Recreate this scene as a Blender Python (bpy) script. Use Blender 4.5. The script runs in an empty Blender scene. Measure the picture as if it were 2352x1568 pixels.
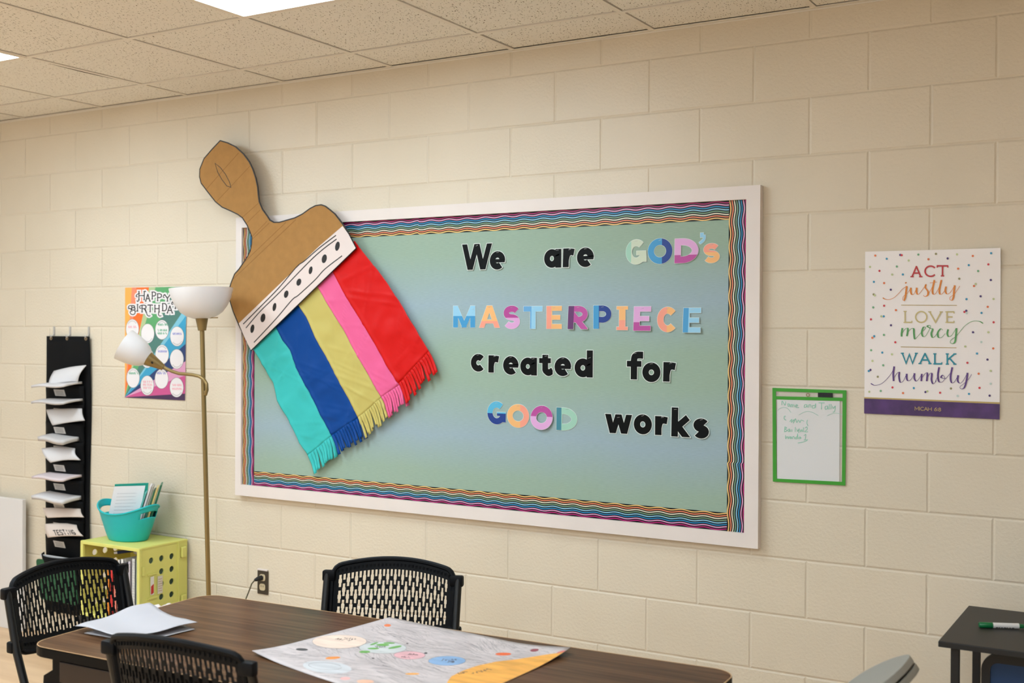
EXPOSURE = 0.44
PANEL = 11.0
FILL_GLOW = 1.0  # strength of the added fill panes in the rear wall
WALL_A = (221, 207, 184); WALL_B = (227, 213, 191)
TILE_C = (240, 234, 224); TBAR_C = (236, 228, 216)
PAP_G = (156, 178, 160); PAP_B = (158, 178, 186)
import bpy, bmesh, math, random
from mathutils import Vector, Matrix
random.seed(7)
S = bpy.context.scene
C = bpy.context.collection
PI = math.pi

# ------------------------------------------------------------------ camera, exposure, world
cam_d = bpy.data.cameras.new('camera')
cam_d.sensor_width = 36.0
cam_d.lens = 2655.2 / 2352 * 36.0
cam_d.clip_start = 0.05
cam_d.dof.use_dof = True
cam_d.dof.focus_distance = 4.25
cam_d.dof.aperture_fstop = 3.0
cam = bpy.data.objects.new('camera', cam_d)
C.objects.link(cam)
_R = [(0.8592, 0.5116, 0.0053), (0.0083, -0.0036, -1.0), (-0.5116, 0.8592, -0.0074)]
_r = Vector(_R[0]).normalized(); _b = -Vector(_R[2]).normalized()
_u = _b.cross(_r).normalized(); _r = _u.cross(_b)
_m = Matrix((_r, _u, _b)).transposed().to_4x4()
_m.translation = (5.4473, -4.0112, 1.6074)
cam.matrix_world = _m
S.camera = cam
S.view_settings.view_transform = 'Standard'
S.view_settings.look = 'None'
S.view_settings.gamma = 1.0
S.view_settings.exposure = EXPOSURE
S.view_settings.use_curve_mapping = False
W = bpy.data.worlds.new('world'); S.world = W
W.use_nodes = True
W.node_tree.nodes['Background'].inputs[0].default_value = (1.0, 0.93, 0.82, 1)
W.node_tree.nodes['Background'].inputs[1].default_value = 0.05

# ------------------------------------------------------------------ materials
def lin(c):
    return tuple(((v / 255) / 12.92 if v / 255 <= 0.04045 else ((v / 255 + 0.055) / 1.055) ** 2.4) for v in c)
_mats = {}
def mat(name, rgb, rough=0.5, spec=0.5, metal=0.0, bump=0.0, bscale=200.0, var=0.0, vscale=6.0, trans=0.0, alpha=1.0, coat=0.0, stretch=None):
    if name in _mats: return _mats[name]
    m = bpy.data.materials.new(name); m.use_nodes = True
    nt = m.node_tree; b = nt.nodes['Principled BSDF']
    c = lin(rgb)
    b.inputs['Base Color'].default_value = (*c, 1)
    b.inputs['Roughness'].default_value = rough
    b.inputs['Specular IOR Level'].default_value = spec
    b.inputs['Metallic'].default_value = metal
    b.inputs['Alpha'].default_value = alpha
    b.inputs['Coat Weight'].default_value = coat
    if trans: b.inputs['Transmission Weight'].default_value = trans
    tc = nt.nodes.new('ShaderNodeTexCoord')
    mp = nt.nodes.new('ShaderNodeMapping'); nt.links.new(tc.outputs['Object'], mp.inputs[0])
    if stretch: mp.inputs['Scale'].default_value = stretch
    n = nt.nodes.new('ShaderNodeTexNoise'); n.inputs['Scale'].default_value = vscale; n.inputs['Detail'].default_value = 5
    nt.links.new(mp.outputs[0], n.inputs['Vector'])
    mx = nt.nodes.new('ShaderNodeMixRGB'); mx.blend_type = 'MULTIPLY'; mx.inputs[0].default_value = max(var, 0.04)
    mx.inputs[1].default_value = (*c, 1)
    rp = nt.nodes.new('ShaderNodeValToRGB'); rp.color_ramp.elements[0].color = (.45, .45, .45, 1); rp.color_ramp.elements[1].color = (1.25, 1.25, 1.25, 1)
    rp.color_ramp.elements[0].position = .3; rp.color_ramp.elements[1].position = .7
    nt.links.new(n.outputs['Fac'], rp.inputs[0]); nt.links.new(rp.outputs[0], mx.inputs[2])
    nt.links.new(mx.outputs[0], b.inputs['Base Color'])
    if bump:
        n2 = nt.nodes.new('ShaderNodeTexNoise'); n2.inputs['Scale'].default_value = bscale; n2.inputs['Detail'].default_value = 3
        nt.links.new(mp.outputs[0], n2.inputs['Vector'])
        bp = nt.nodes.new('ShaderNodeBump'); bp.inputs['Distance'].default_value = bump; bp.inputs['Strength'].default_value = 1
        nt.links.new(n2.outputs['Fac'], bp.inputs['Height']); nt.links.new(bp.outputs[0], b.inputs['Normal'])
    _mats[name] = m
    return m

def block_wall_mat():
    m = bpy.data.materials.new('painted_block'); m.use_nodes = True
    nt = m.node_tree; L = nt.links; N = nt.nodes; b = N['Principled BSDF']
    tc = N.new('ShaderNodeTexCoord'); sp = N.new('ShaderNodeSeparateXYZ'); L.new(tc.outputs['Object'], sp.inputs[0])
    ax = N.new('ShaderNodeMath'); ax.operation = 'ADD'; L.new(sp.outputs[0], ax.inputs[0]); ax.inputs[1].default_value = 0.2032 * 21
    cb = N.new('ShaderNodeCombineXYZ'); L.new(ax.outputs[0], cb.inputs[0]); L.new(sp.outputs[2], cb.inputs[1])
    br = N.new('ShaderNodeTexBrick'); L.new(cb.outputs[0], br.inputs['Vector'])
    br.offset = 0.5; br.offset_frequency = 2; br.squash = 1.0
    br.inputs['Scale'].default_value = 1.0; br.inputs['Brick Width'].default_value = 0.4064; br.inputs['Row Height'].default_value = 0.2032
    br.inputs['Mortar Size'].default_value = 0.0075; br.inputs['Mortar Smooth'].default_value = 1.0; br.inputs['Bias'].default_value = 0
    br.inputs['Color1'].default_value = (1, 1, 1, 1); br.inputs['Color2'].default_value = (.975, .975, .975, 1); br.inputs['Mortar'].default_value = (1, 1, 1, 1)
    n1 = N.new('ShaderNodeTexNoise'); n1.inputs['Scale'].default_value = 95; n1.inputs['Detail'].default_value = 4; L.new(tc.outputs['Object'], n1.inputs['Vector'])
    n2 = N.new('ShaderNodeTexNoise'); n2.inputs['Scale'].default_value = 1.3; n2.inputs['Detail'].default_value = 3; L.new(tc.outputs['Object'], n2.inputs['Vector'])
    rp = N.new('ShaderNodeValToRGB'); L.new(n2.outputs['Fac'], rp.inputs[0])
    rp.color_ramp.elements[0].position = .35; rp.color_ramp.elements[0].color = (*lin(WALL_A), 1)
    rp.color_ramp.elements[1].position = .65; rp.color_ramp.elements[1].color = (*lin(WALL_B), 1)
    mx = N.new('ShaderNodeMixRGB'); mx.blend_type = 'MULTIPLY'; mx.inputs[0].default_value = 1; L.new(rp.outputs[0], mx.inputs[1]); L.new(br.outputs['Color'], mx.inputs[2])
    L.new(mx.outputs[0], b.inputs['Base Color'])
    b.inputs['Roughness'].default_value = 0.42; b.inputs['Specular IOR Level'].default_value = 0.45
    inv = N.new('ShaderNodeMath'); inv.operation = 'SUBTRACT'; inv.inputs[0].default_value = 1; L.new(br.outputs['Fac'], inv.inputs[1])
    b1 = N.new('ShaderNodeBump'); b1.inputs['Distance'].default_value = 0.0024; L.new(inv.outputs[0], b1.inputs['Height'])
    b2 = N.new('ShaderNodeBump'); b2.inputs['Distance'].default_value = 0.0022; b2.inputs['Strength'].default_value = .8; L.new(n1.outputs['Fac'], b2.inputs['Height']); L.new(b1.outputs[0], b2.inputs['Normal'])
    L.new(b2.outputs[0], b.inputs['Normal'])
    return m

def ceiling_tile_mat():
    m = bpy.data.materials.new('fissured_tile'); m.use_nodes = True
    nt = m.node_tree; L = nt.links; N = nt.nodes; b = N['Principled BSDF']
    tc = N.new('ShaderNodeTexCoord'); mp = N.new('ShaderNodeMapping'); L.new(tc.outputs['Object'], mp.inputs[0])
    mp.inputs['Scale'].default_value = (1.0, 0.45, 1); mp.inputs['Rotation'].default_value = (0, 0, .5)
    n = N.new('ShaderNodeTexNoise'); n.inputs['Scale'].default_value = 190; n.inputs['Detail'].default_value = 2.0; L.new(mp.outputs[0], n.inputs['Vector'])
    rp = N.new('ShaderNodeValToRGB'); L.new(n.outputs['Fac'], rp.inputs[0])
    e = rp.color_ramp.elements; e[0].position = .325; e[0].color = (*lin((120, 96, 72)), 1); e[1].position = .355; e[1].color = (*lin(TILE_C), 1)
    L.new(rp.outputs[0], b.inputs['Base Color']); b.inputs['Roughness'].default_value = .9; b.inputs['Specular IOR Level'].default_value = .1
    bp = N.new('ShaderNodeBump'); bp.inputs['Distance'].default_value = .003; L.new(rp.outputs[0], bp.inputs['Height']); L.new(bp.outputs[0], b.inputs['Normal'])
    return m

def wood_mat(name, c1, c2, scale, rough, coat=0.0):
    m = bpy.data.materials.new(name); m.use_nodes = True
    nt = m.node_tree; L = nt.links; N = nt.nodes; b = N['Principled BSDF']
    tc = N.new('ShaderNodeTexCoord'); mp = N.new('ShaderNodeMapping'); L.new(tc.outputs['Object'], mp.inputs[0]); mp.inputs['Scale'].default_value = scale
    n = N.new('ShaderNodeTexNoise'); n.inputs['Scale'].default_value = 1; n.inputs['Detail'].default_value = 6; n.inputs['Distortion'].default_value = .6; L.new(mp.outputs[0], n.inputs['Vector'])
    rp = N.new('ShaderNodeValToRGB'); L.new(n.outputs['Fac'], rp.inputs[0])
    e = rp.color_ramp.elements; e[0].position = .35; e[0].color = (*lin(c1), 1); e[1].position = .68; e[1].color = (*lin(c2), 1)
    L.new(rp.outputs[0], b.inputs['Base Color']); b.inputs['Roughness'].default_value = rough; b.inputs['Coat Weight'].default_value = coat; b.inputs['Coat Roughness'].default_value = .2
    _mats[name] = m
    return m

def board_paper_mat():
    m = bpy.data.materials.new('ombre_paper'); m.use_nodes = True
    nt = m.node_tree; L = nt.links; N = nt.nodes; b = N['Principled BSDF']
    tc = N.new('ShaderNodeTexCoord'); sp = N.new('ShaderNodeSeparateXYZ'); L.new(tc.outputs['Object'], sp.inputs[0])
    n = N.new('ShaderNodeTexNoise'); n.inputs['Scale'].default_value = 2.2; n.inputs['Detail'].default_value = 4; L.new(tc.outputs['Object'], n.inputs['Vector'])
    a = N.new('ShaderNodeMath'); a.operation = 'MULTIPLY_ADD'; L.new(n.outputs['Fac'], a.inputs[0]); a.inputs[1].default_value = .14; L.new(sp.outputs[2], a.inputs[2])
    mr = N.new('ShaderNodeMapRange'); L.new(a.outputs[0], mr.inputs[0]); mr.inputs[1].default_value = .90 + .07 - .843; mr.inputs[2].default_value = 2.08 + .07 - .843
    rp = N.new('ShaderNodeValToRGB'); L.new(mr.outputs[0], rp.inputs[0])
    g = (*lin(PAP_G), 1); u = (*lin(PAP_B), 1)
    e = rp.color_ramp.elements
    e[0].position = .0; e[0].color = g; e[1].position = 1; e[1].color = g
    for p, c in ((.10, g), (.24, u), (.42, g), (.52, g), (.70, u), (.88, g)):
        k = e.new(p); k.color = c
    n3 = N.new('ShaderNodeTexNoise'); mp = N.new('ShaderNodeMapping'); L.new(tc.outputs['Object'], mp.inputs[0]); mp.inputs['Scale'].default_value = (40, 1, 400)
    n3.inputs['Scale'].default_value = 1; L.new(mp.outputs[0], n3.inputs['Vector'])
    mx = N.new('ShaderNodeMixRGB'); mx.blend_type = 'OVERLAY'; mx.inputs[0].default_value = .12; L.new(rp.outputs[0], mx.inputs[1]); L.new(n3.outputs['Fac'], mx.inputs[2])
    L.new(mx.outputs[0], b.inputs['Base Color']); b.inputs['Roughness'].default_value = .8; b.inputs['Specular IOR Level'].default_value = .2
    return m

def emit_mat(name, rgb, strength):
    m = bpy.data.materials.new(name); m.use_nodes = True
    nt = m.node_tree; nt.nodes.clear()
    o = nt.nodes.new('ShaderNodeOutputMaterial'); e = nt.nodes.new('ShaderNodeEmission')
    e.inputs[0].default_value = (*rgb, 1); e.inputs[1].default_value = strength
    nt.links.new(e.outputs[0], o.inputs[0])
    return m

# ------------------------------------------------------------------ mesh helpers
class MB:
    def __init__(s): s.v = []; s.f = []; s.m = []; s.mats = []
    def mi(s, m):
        if m not in s.mats: s.mats.append(m)
        return s.mats.index(m)
    def face(s, pts, m):
        k = len(s.v); s.v += [tuple(p) for p in pts]; s.f.append(tuple(range(k, k + len(pts)))); s.m.append(s.mi(m))
    def box(s, a, b, m, bev=0.0):
        x0, y0, z0 = a; x1, y1, z1 = b
        if bev:
            bm = bmesh.new(); bmesh.ops.create_cube(bm, size=1)
            for v in bm.verts: v.co = ((x0 + x1) / 2 + v.co.x * (x1 - x0), (y0 + y1) / 2 + v.co.y * (y1 - y0), (z0 + z1) / 2 + v.co.z * (z1 - z0))
            bmesh.ops.bevel(bm, geom=list(bm.edges), offset=bev, segments=2, affect='EDGES', profile=.5)
            s.bm(bm, m); return
        k = len(s.v); s.v += [(x0, y0, z0), (x1, y0, z0), (x1, y1, z0), (x0, y1, z0), (x0, y0, z1), (x1, y0, z1), (x1, y1, z1), (x0, y1, z1)]
        i = s.mi(m)
        for f in ((0, 3, 2, 1), (4, 5, 6, 7), (0, 1, 5, 4), (1, 2, 6, 5), (2, 3, 7, 6), (3, 0, 4, 7)):
            s.f.append(tuple(k + q for q in f)); s.m.append(i)
    def bm(s, bm, m):
        k = len(s.v); i = s.mi(m); bm.verts.index_update()
        s.v += [tuple(v.co) for v in bm.verts]
        for f in bm.faces: s.f.append(tuple(k + v.index for v in f.verts)); s.m.append(i)
        bm.free()
    def grid(s, fn, nu, nv, m, closed=False, keep=None):
        k = len(s.v); mf = m if callable(m) else (lambda i, j: m)
        for j in range(nv + 1):
            for i in range(nu + (0 if closed else 1)): s.v.append(tuple(fn(i / nu, j / nv)))
        w = nu if closed else nu + 1
        for j in range(nv):
            for i in range(nu):
                if keep and not keep(i, j): continue
                a = k + j * w + i; b = k + j * w + (i + 1) % w
                s.f.append((a, b, b + w, a + w)); s.m.append(s.mi(mf(i, j)))
    def lathe(s, prof, m, n=32, T=None, sx=1.0, sy=1.0):
        k = len(s.v)
        for r, z in prof:
            for i in range(n):
                p = Vector((r * sx * math.cos(2 * PI * i / n), r * sy * math.sin(2 * PI * i / n), z))
                if T is not None: p = T @ p
                s.v.append(tuple(p))
        mi = s.mi(m)
        for j in range(len(prof) - 1):
            for i in range(n):
                a = k + j * n + i; b = k + j * n + (i + 1) % n
                s.f.append((a, b, b + n, a + n)); s.m.append(mi)
    def tube(s, pts, r, m, n=10, cap=True, rs=None):
        pts = [Vector(p) for p in pts]; k = len(s.v); up = None; mi = s.mi(m)
        for i, p in enumerate(pts):
            t = (pts[min(i + 1, len(pts) - 1)] - pts[max(i - 1, 0)]).normalized()
            if up is None:
                up = Vector((0, 0, 1)) if abs(t.z) < .9 else Vector((1, 0, 0))
            a = (up - t * up.dot(t)).normalized(); bb = t.cross(a); up = a
            rr = rs[i] if rs else r
            for q in range(n): s.v.append(tuple(p + (a * math.cos(2 * PI * q / n) + bb * math.sin(2 * PI * q / n)) * rr))
        for j in range(len(pts) - 1):
            for q in range(n):
                a = k + j * n + q; b = k + j * n + (q + 1) % n
                s.f.append((a, b, b + n, a + n)); s.m.append(mi)
        if cap:
            s.f.append(tuple(k + q for q in reversed(range(n)))); s.m.append(mi)
            s.f.append(tuple(k + (len(pts) - 1) * n + q for q in range(n))); s.m.append(mi)
    def prism(s, poly, fn, t, m, side=None):
        """2-D convex or simple polygon -> solid; fn(x, y, h) gives the 3-D point, h from 0 to t"""
        n = len(poly); k = len(s.v); i = s.mi(m); si = s.mi(side or m)
        if t < .003: s.n_thin = getattr(s, 'n_thin', 0) + 1; t += 4e-6 * (s.n_thin % 53)      # overlapping print never lies exactly coplanar
        s.v += [tuple(fn(x, y, t)) for x, y in poly] + [tuple(fn(x, y, 0)) for x, y in poly]
        s.f.append(tuple(k + q for q in range(n))); s.m.append(i)
        s.f.append(tuple(k + n + q for q in reversed(range(n)))); s.m.append(si)
        for q in range(n):
            a = k + q; b = k + (q + 1) % n
            s.f.append((a, a + n, b + n, b)); s.m.append(si)
    def build(s, name, parent=None, smooth=False, world=True):
        me = bpy.data.meshes.new(name)
        v = s.v
        if parent is not None and world:
            l = parent.location; v = [(x - l[0], y - l[1], z - l[2]) for x, y, z in v]
        me.from_pydata(v, [], s.f)
        for m in s.mats: me.materials.append(m)
        me.polygons.foreach_set('material_index', s.m)
        bm = bmesh.new(); bm.from_mesh(me); bmesh.ops.recalc_face_normals(bm, faces=bm.faces); bm.to_mesh(me); bm.free()
        if smooth:
            me.polygons.foreach_set('use_smooth', [True] * len(me.polygons))
            me.set_sharp_from_angle(angle=math.radians(40))
        me.update()
        o = bpy.data.objects.new(name, me); C.objects.link(o)
        if parent is not None: o.parent = parent
        return o

def tag(o, label=None, cat=None, group=None, kind=None):
    if label: o['label'] = label
    if cat: o['category'] = cat
    if group: o['group'] = group
    if kind: o['kind'] = kind
    return o
def thing(name, loc, label, cat, group=None, rz=0.0):
    o = bpy.data.objects.new(name, None); C.objects.link(o); o.empty_display_size = .05
    o.location = loc; o.rotation_euler = (0, 0, rz)
    return tag(o, label, cat, group)
def copy_thing(o, loc, rz, label):
    def rec(q, par):
        c = q.copy(); C.objects.link(c)
        if par: c.parent = par
        for ch in list(q.children): rec(ch, c)
        return c
    c = rec(o, None); c.location = loc; c.rotation_euler = (0, 0, rz); c['label'] = label
    return c

# ------------------------------------------------------------------ stroke engine for lettering
def clip(poly, a, b, c):
    """keep the side a*x + b*y >= c"""
    out = []
    for i in range(len(poly)):
        p, q = poly[i], poly[(i + 1) % len(poly)]
        dp = a * p[0] + b * p[1] - c; dq = a * q[0] + b * q[1] - c
        if dp >= 0: out.append(p)
        if dp * dq < 0:
            t = dp / (dp - dq); out.append((p[0] + (q[0] - p[0]) * t, p[1] + (q[1] - p[1]) * t))
    return out
def clipbox(poly, x0, x1, y0, y1):
    for a, b, c in ((1, 0, x0), (-1, 0, -x1), (0, 1, y0), (0, -1, -y1)):
        if len(poly) >= 3: poly = clip(poly, a, b, c)
    return poly
def smooth_line(pts, n=6):
    if len(pts) < 3: return list(pts)
    P = [pts[0]] + list(pts) + [pts[-1]]; out = []
    for i in range(1, len(P) - 2):
        for k in range(n):
            t = k / n; o = []
            for d in (0, 1):
                a, b, c, e = P[i - 1][d], P[i][d], P[i + 1][d], P[i + 2][d]
                o.append(.5 * (2 * b + (c - a) * t + (2 * a - 5 * b + 4 * c - e) * t * t + (3 * b - a - 3 * c + e) * t ** 3))
            out.append(tuple(o))
    out.append(tuple(pts[-1])); return out
def ribbon(pts, hw, closed=False, ext=0.0):
    pts = [Vector(p[:2]) for p in pts]
    pts = [p for i, p in enumerate(pts) if i == 0 or (p - pts[i - 1]).length > 1e-7]
    n = len(pts)
    if n < 2: return []
    if not closed and ext:
        pts[0] = pts[0] + (pts[0] - pts[1]).normalized() * ext
        pts[-1] = pts[-1] + (pts[-1] - pts[-2]).normalized() * ext
    L = []; R = []
    for i in range(n):
        if closed: a, c = pts[i - 1], pts[(i + 1) % n]
        else: a, c = pts[max(i - 1, 0)], pts[min(i + 1, n - 1)]
        t1 = (pts[i] - a).normalized() if (pts[i] - a).length > 1e-9 else None
        t2 = (c - pts[i]).normalized() if (c - pts[i]).length > 1e-9 else None
        t1 = t1 or t2; t2 = t2 or t1
        n1 = Vector((-t1.y, t1.x)); n2 = Vector((-t2.y, t2.x)); nn = n1 + n2
        nn = nn.normalized() if nn.length > 1e-6 else n1
        h = hw[min(i, len(hw) - 1)] if isinstance(hw, (list, tuple)) else hw
        k = h / max(nn.dot(n1), .5)
        L.append(pts[i] + nn * k); R.append(pts[i] - nn * k)
    q = []
    for i in range(n if closed else n - 1):
        j = (i + 1) % n
        q.append([tuple(R[i]), tuple(R[j]), tuple(L[j]), tuple(L[i])])
    return q
def arc(cx, cy, rx, ry, a0, a1, n=18):
    return [(cx + rx * math.cos(math.radians(a0 + (a1 - a0) * i / n)), cy + ry * math.sin(math.radians(a0 + (a1 - a0) * i / n))) for i in range(n + 1)]
def glyph(ch, Wd, H, h):
    """strokes of a heavy sans letter that fills Wd x H with stroke half-width h: (points, half-width, closed, extension)"""
    l = h; r = Wd - h; b = h; t = H - h; cx = Wd / 2; cy = H / 2; E = 3 * h
    S_ = []
    def st(p, k=1.0, closed=False, ext=0.0): S_.append((p, h * k, closed, ext))
    if ch in 'Oo0': st(arc(cx, cy, cx - h, cy - h, 0, 360 - 10, 35), 1, True)
    elif ch in 'Cc': st(arc(cx + h * .15, cy, cx - h, cy - h, 42, 318, 30))
    elif ch == 'G':
        st(arc(cx + h * .1, cy, cx - h, cy - h, 48, 335, 30)); st([(r, b + h * .2), (r, cy - h * .15)], 1, False, h * .4); st([(cx + h * .2, cy - h * .35), (r + h, cy - h * .35)], .62)
    elif ch == 'e':
        st(arc(cx, cy, cx - h, cy - h, -5, 312, 34)); st([(l, cy - h * .12), (Wd - .1 * h, cy - h * .12)], .55)
    elif ch == 'a':
        st(arc(cx - h * .25, cy, cx - h * 1.25, cy - h, 0, 350, 34), 1, True); st([(r, b), (r, t)], 1, False, E)
    elif ch == 'd':
        xh = H * .70; st(arc(cx - h * .25, xh / 2, cx - h * 1.25, xh / 2 - h, 0, 350, 34), 1, True); st([(r, b), (r, t)], 1, False, E)
    elif ch == 'r':
        st([(l, b), (l, t)], 1, False, E); st(smooth_line([(l, cy * .75), (l + (r - l) * .18, cy * 1.35), (l + (r - l) * .55, t - h * .1), (r + h * .2, t - h * .25)]), 1)
    elif ch in 'Ss':
        rz = (H - 2 * h) / 4; rx = cx - h
        st(arc(cx, H - h - rz, rx, rz, 28, 270, 20) + arc(cx, h + rz, rx, rz, 90, -152, 20)[1:], .98)
    elif ch in 'Ww':
        for p in ([(l * .95, H), (Wd * .29, 0)], [(Wd * .29, 0), (cx, H)], [(cx, H), (Wd * .71, 0)], [(Wd * .71, 0), (Wd - l * .95, H)]): st(p, .92, False, E)
    elif ch == 'M':
        st([(l, b), (l, t)], .95, False, E); st([(r, b), (r, t)], .95, False, E); st([(l * .9, H), (cx, h * .4)], .82, False, E * .4); st([(Wd - l * .9, H), (cx, h * .4)], .82, False, E * .4)
    elif ch == 'A':
        st([(l * .95, 0), (cx, H * 1.02)], .9, False, E); st([(Wd - l * .95, 0), (cx, H * 1.02)], .9, False, E); st([(Wd * .25, H * .28), (Wd * .75, H * .28)], .62)
    elif ch == 'T': st([(0, t + h * .15), (Wd, t + h * .15)], .85); st([(cx, 0), (cx, H)])
    elif ch == 'E':
        st([(l, 0), (l, H)]); st([(l, t + h * .25), (Wd, t + h * .25)], .75); st([(l, b - h * .25), (Wd, b - h * .25)], .75); st([(l, cy), (Wd * .9, cy)], .72)
    elif ch in 'RP':
        my = H * (.42 if ch == 'R' else .40); ry = (t - my) / 2
        st([(l, 0), (l, H)]); st([(l, t + h * .1), (Wd * .5, t + h * .1)] + arc(Wd * .5, my + ry, Wd * .5 - h, ry + h * .1, 90, -90, 16) + [(l, my)], .88)
        if ch == 'R': st([(Wd * .45, my), (r + h * .05, 0)], .9, False, E)
    elif ch == 'I': st([(cx, 0), (cx, H)], 1.05); st([(0, H - h * .5), (Wd, H - h * .5)], .5); st([(0, h * .5), (Wd, h * .5)], .5)
    elif ch == 'D': st([(l, 0), (l, H)]); st([(l, t), (Wd * .32, t)] + arc(Wd * .32, cy, Wd * .68 - h, cy - h, 90, -90, 20) + [(l, b)])
    elif ch == 'f':
        x = Wd * .44; st([(x, -h), (x, H * .6)] + smooth_line([(x, H * .68), (x + h * .25, t - h * .5), (x + h * 1.3, t - h * .0), (Wd + h, t - h * .1)])); st([(0, H * .56), (Wd * .9, H * .56)], .85)
    elif ch == 't':
        x = Wd * .45; st([(x, H + h), (x, H * .45)] + smooth_line([(x, H * .3), (x + h * .25, b + h * .5), (x + h * 1.2, b), (Wd, b + h * .7)])); st([(0, H * .72), (Wd * .86, H * .72)], .78)
    elif ch == 'k':
        st([(l, 0), (l, H)]); st([(l, H * .26), (r - h * .1, H * .64)], .92, False, h * .4); st([(l + h, H * .36), (r - h * .2, 0)], .95, False, E)
    elif ch == "'":
        st([(cx * .9, H - h * 1.0), (cx * 1.1, H - h * 1.0)], 1.0, False, h * .6); st(smooth_line([(Wd - h * .6, H - h), (Wd - h * .75, H * .4), (Wd * .2, h * .2)]), .6)
    return S_
def polys(strokes, box=None, grow=0.0):
    out = []
    for pts, hw, cl, ex in strokes:
        h2 = [x + grow for x in hw] if isinstance(hw, (list, tuple)) else hw + grow
        for q in ribbon(pts, h2, cl, ex + (grow if not cl else 0)):
            if box: q = clipbox(q, box[0] - grow, box[1] + grow, box[2] - grow, box[3] + grow)
            if len(q) >= 3: out.append(q)
    return out
# thin lettering: one stroke skeleton per letter in a unit box
SK = {
 'A': [[(0, 0), (.5, 1)], [(.5, 1), (1, 0)], [(.2, .36), (.8, .36)]], 'B': [[(0, 0), (0, 1)], [(0, 1), (.6, 1), (.85, .88), (.85, .66), (.6, .54), (0, .54)], [(.6, .54), (1, .42), (1, .12), (.65, 0), (0, 0)]],
 'C': [arc(.55, .5, .55, .5, 45, 315, 14)], 'D': [[(0, 0), (0, 1)], [(0, 1), (.45, 1)] + arc(.45, .5, .55, .5, 90, -90, 12) + [(0, 0)]], 'E': [[(0, 0), (0, 1)], [(0, 1), (1, 1)], [(0, .52), (.75, .52)], [(0, 0), (1, 0)]],
 'G': [arc(.55, .5, .55, .5, 45, 330, 14), [(1, .1), (1, .45), (.6, .45)]], 'H': [[(0, 0), (0, 1)], [(1, 0), (1, 1)], [(0, .5), (1, .5)]], 'I': [[(.5, 0), (.5, 1)]], 'K': [[(0, 0), (0, 1)], [(0, .4), (.95, 1)], [(.3, .58), (1, 0)]],
 'L': [[(0, 1), (0, 0), (1, 0)]], 'M': [[(0, 0), (0, 1), (.5, .25), (1, 1), (1, 0)]], 'N': [[(0, 0), (0, 1), (1, 0), (1, 1)]], 'O': [arc(.5, .5, .5, .5, 0, 360, 24)], 'P': [[(0, 0), (0, 1)], [(0, 1), (.6, 1), (1, .88), (1, .58), (.6, .45), (0, .45)]],
 'R': [[(0, 0), (0, 1)], [(0, 1), (.6, 1), (.95, .88), (.95, .62), (.6, .5), (0, .5)], [(.5, .5), (1, 0)]], 'S': [arc(.5, .75, .5, .25, 30, 270, 12) + arc(.5, .25, .5, .25, 90, -150, 12)[1:]], 'T': [[(0, 1), (1, 1)], [(.5, 0), (.5, 1)]],
 'V': [[(0, 1), (.5, 0), (1, 1)]], 'W': [[(0, 1), (.27, 0), (.5, .9), (.73, 0), (1, 1)]], 'Y': [[(0, 1), (.5, .45), (1, 1)], [(.5, .45), (.5, 0)]],
 '6': [[(.85, 1), (.3, .7), (0, .3)], arc(.5, .28, .5, .28, 0, 360, 16)], '8': [arc(.5, .76, .4, .24, 0, 360, 14), arc(.5, .27, .5, .27, 0, 360, 14)], ':': [[(.5, .1), (.5, .2)], [(.5, .6), (.5, .7)]],
 '1': [[(.2, .75), (.5, 1), (.5, 0)]], '2': [[(0, .8), (.2, 1), (.7, 1), (.9, .75), (0, 0), (1, 0)]],
}
SERIF = {'A': [(0, 0), (1, 0)], 'H': [(0, 0), (0, 1), (1, 0), (1, 1)], 'P': [(0, 0), (0, 1)], 'Y': [(0, 1), (1, 1), (.5, 0)], 'B': [(0, 0), (0, 1)], 'I': [(.5, 0), (.5, 1)], 'R': [(0, 0), (0, 1), (1, 0)], 'T': [(.5, 0)], 'D': [(0, 0), (0, 1)],
         'L': [(0, 1), (0, 0)], 'V': [(0, 1), (1, 1)], 'E': [(0, 0), (0, 1)], 'W': [(0, 1), (1, 1)], 'K': [(0, 0), (0, 1), (1, 1), (1, 0)], 'C': []}
def skel(ch, x0, x1, y0, y1, hw, serif=0.0):
    """y0 is the baseline, y1 the top; returns strokes"""
    f = lambda p: (x0 + p[0] * (x1 - x0), y0 + p[1] * (y1 - y0))
    out = [([f(p) for p in s], hw, False, hw * .6) for s in SK[ch]]
    if serif:
        for p in SERIF.get(ch, []):
            q = f(p); out.append(([(q[0] - serif, q[1]), (q[0] + serif, q[1])], hw * .75, False, 0))
        if ch in 'TE' : out += [([(x1, y1), (x1, y1 - serif * (1 if y1 > y0 else -1))], hw * .75, False, 0)]
        if ch == 'T': out += [([(x0, y1), (x0, y1 - serif * (1 if y1 > y0 else -1))], hw * .75, False, 0)]
        if ch in 'EL': out += [([(x1, y0), (x1, y0 + serif * (1 if y1 > y0 else -1))], hw * .75, False, 0)]
    return out
def hand(pts, w0, w1):
    """a pen stroke that is heavy going down and light going up (image-style y grows downward)"""
    p = smooth_line(pts, 6); hw = []
    for i in range(len(p)):
        a = p[max(i - 1, 0)]; b = p[min(i + 1, len(p) - 1)]; d = b[1] - a[1]; L = math.hypot(b[0] - a[0], d) or 1
        hw.append(w0 + (w1 - w0) * max(0, d / L) ** 1.5)
    return (p, hw, False, 0)
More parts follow.
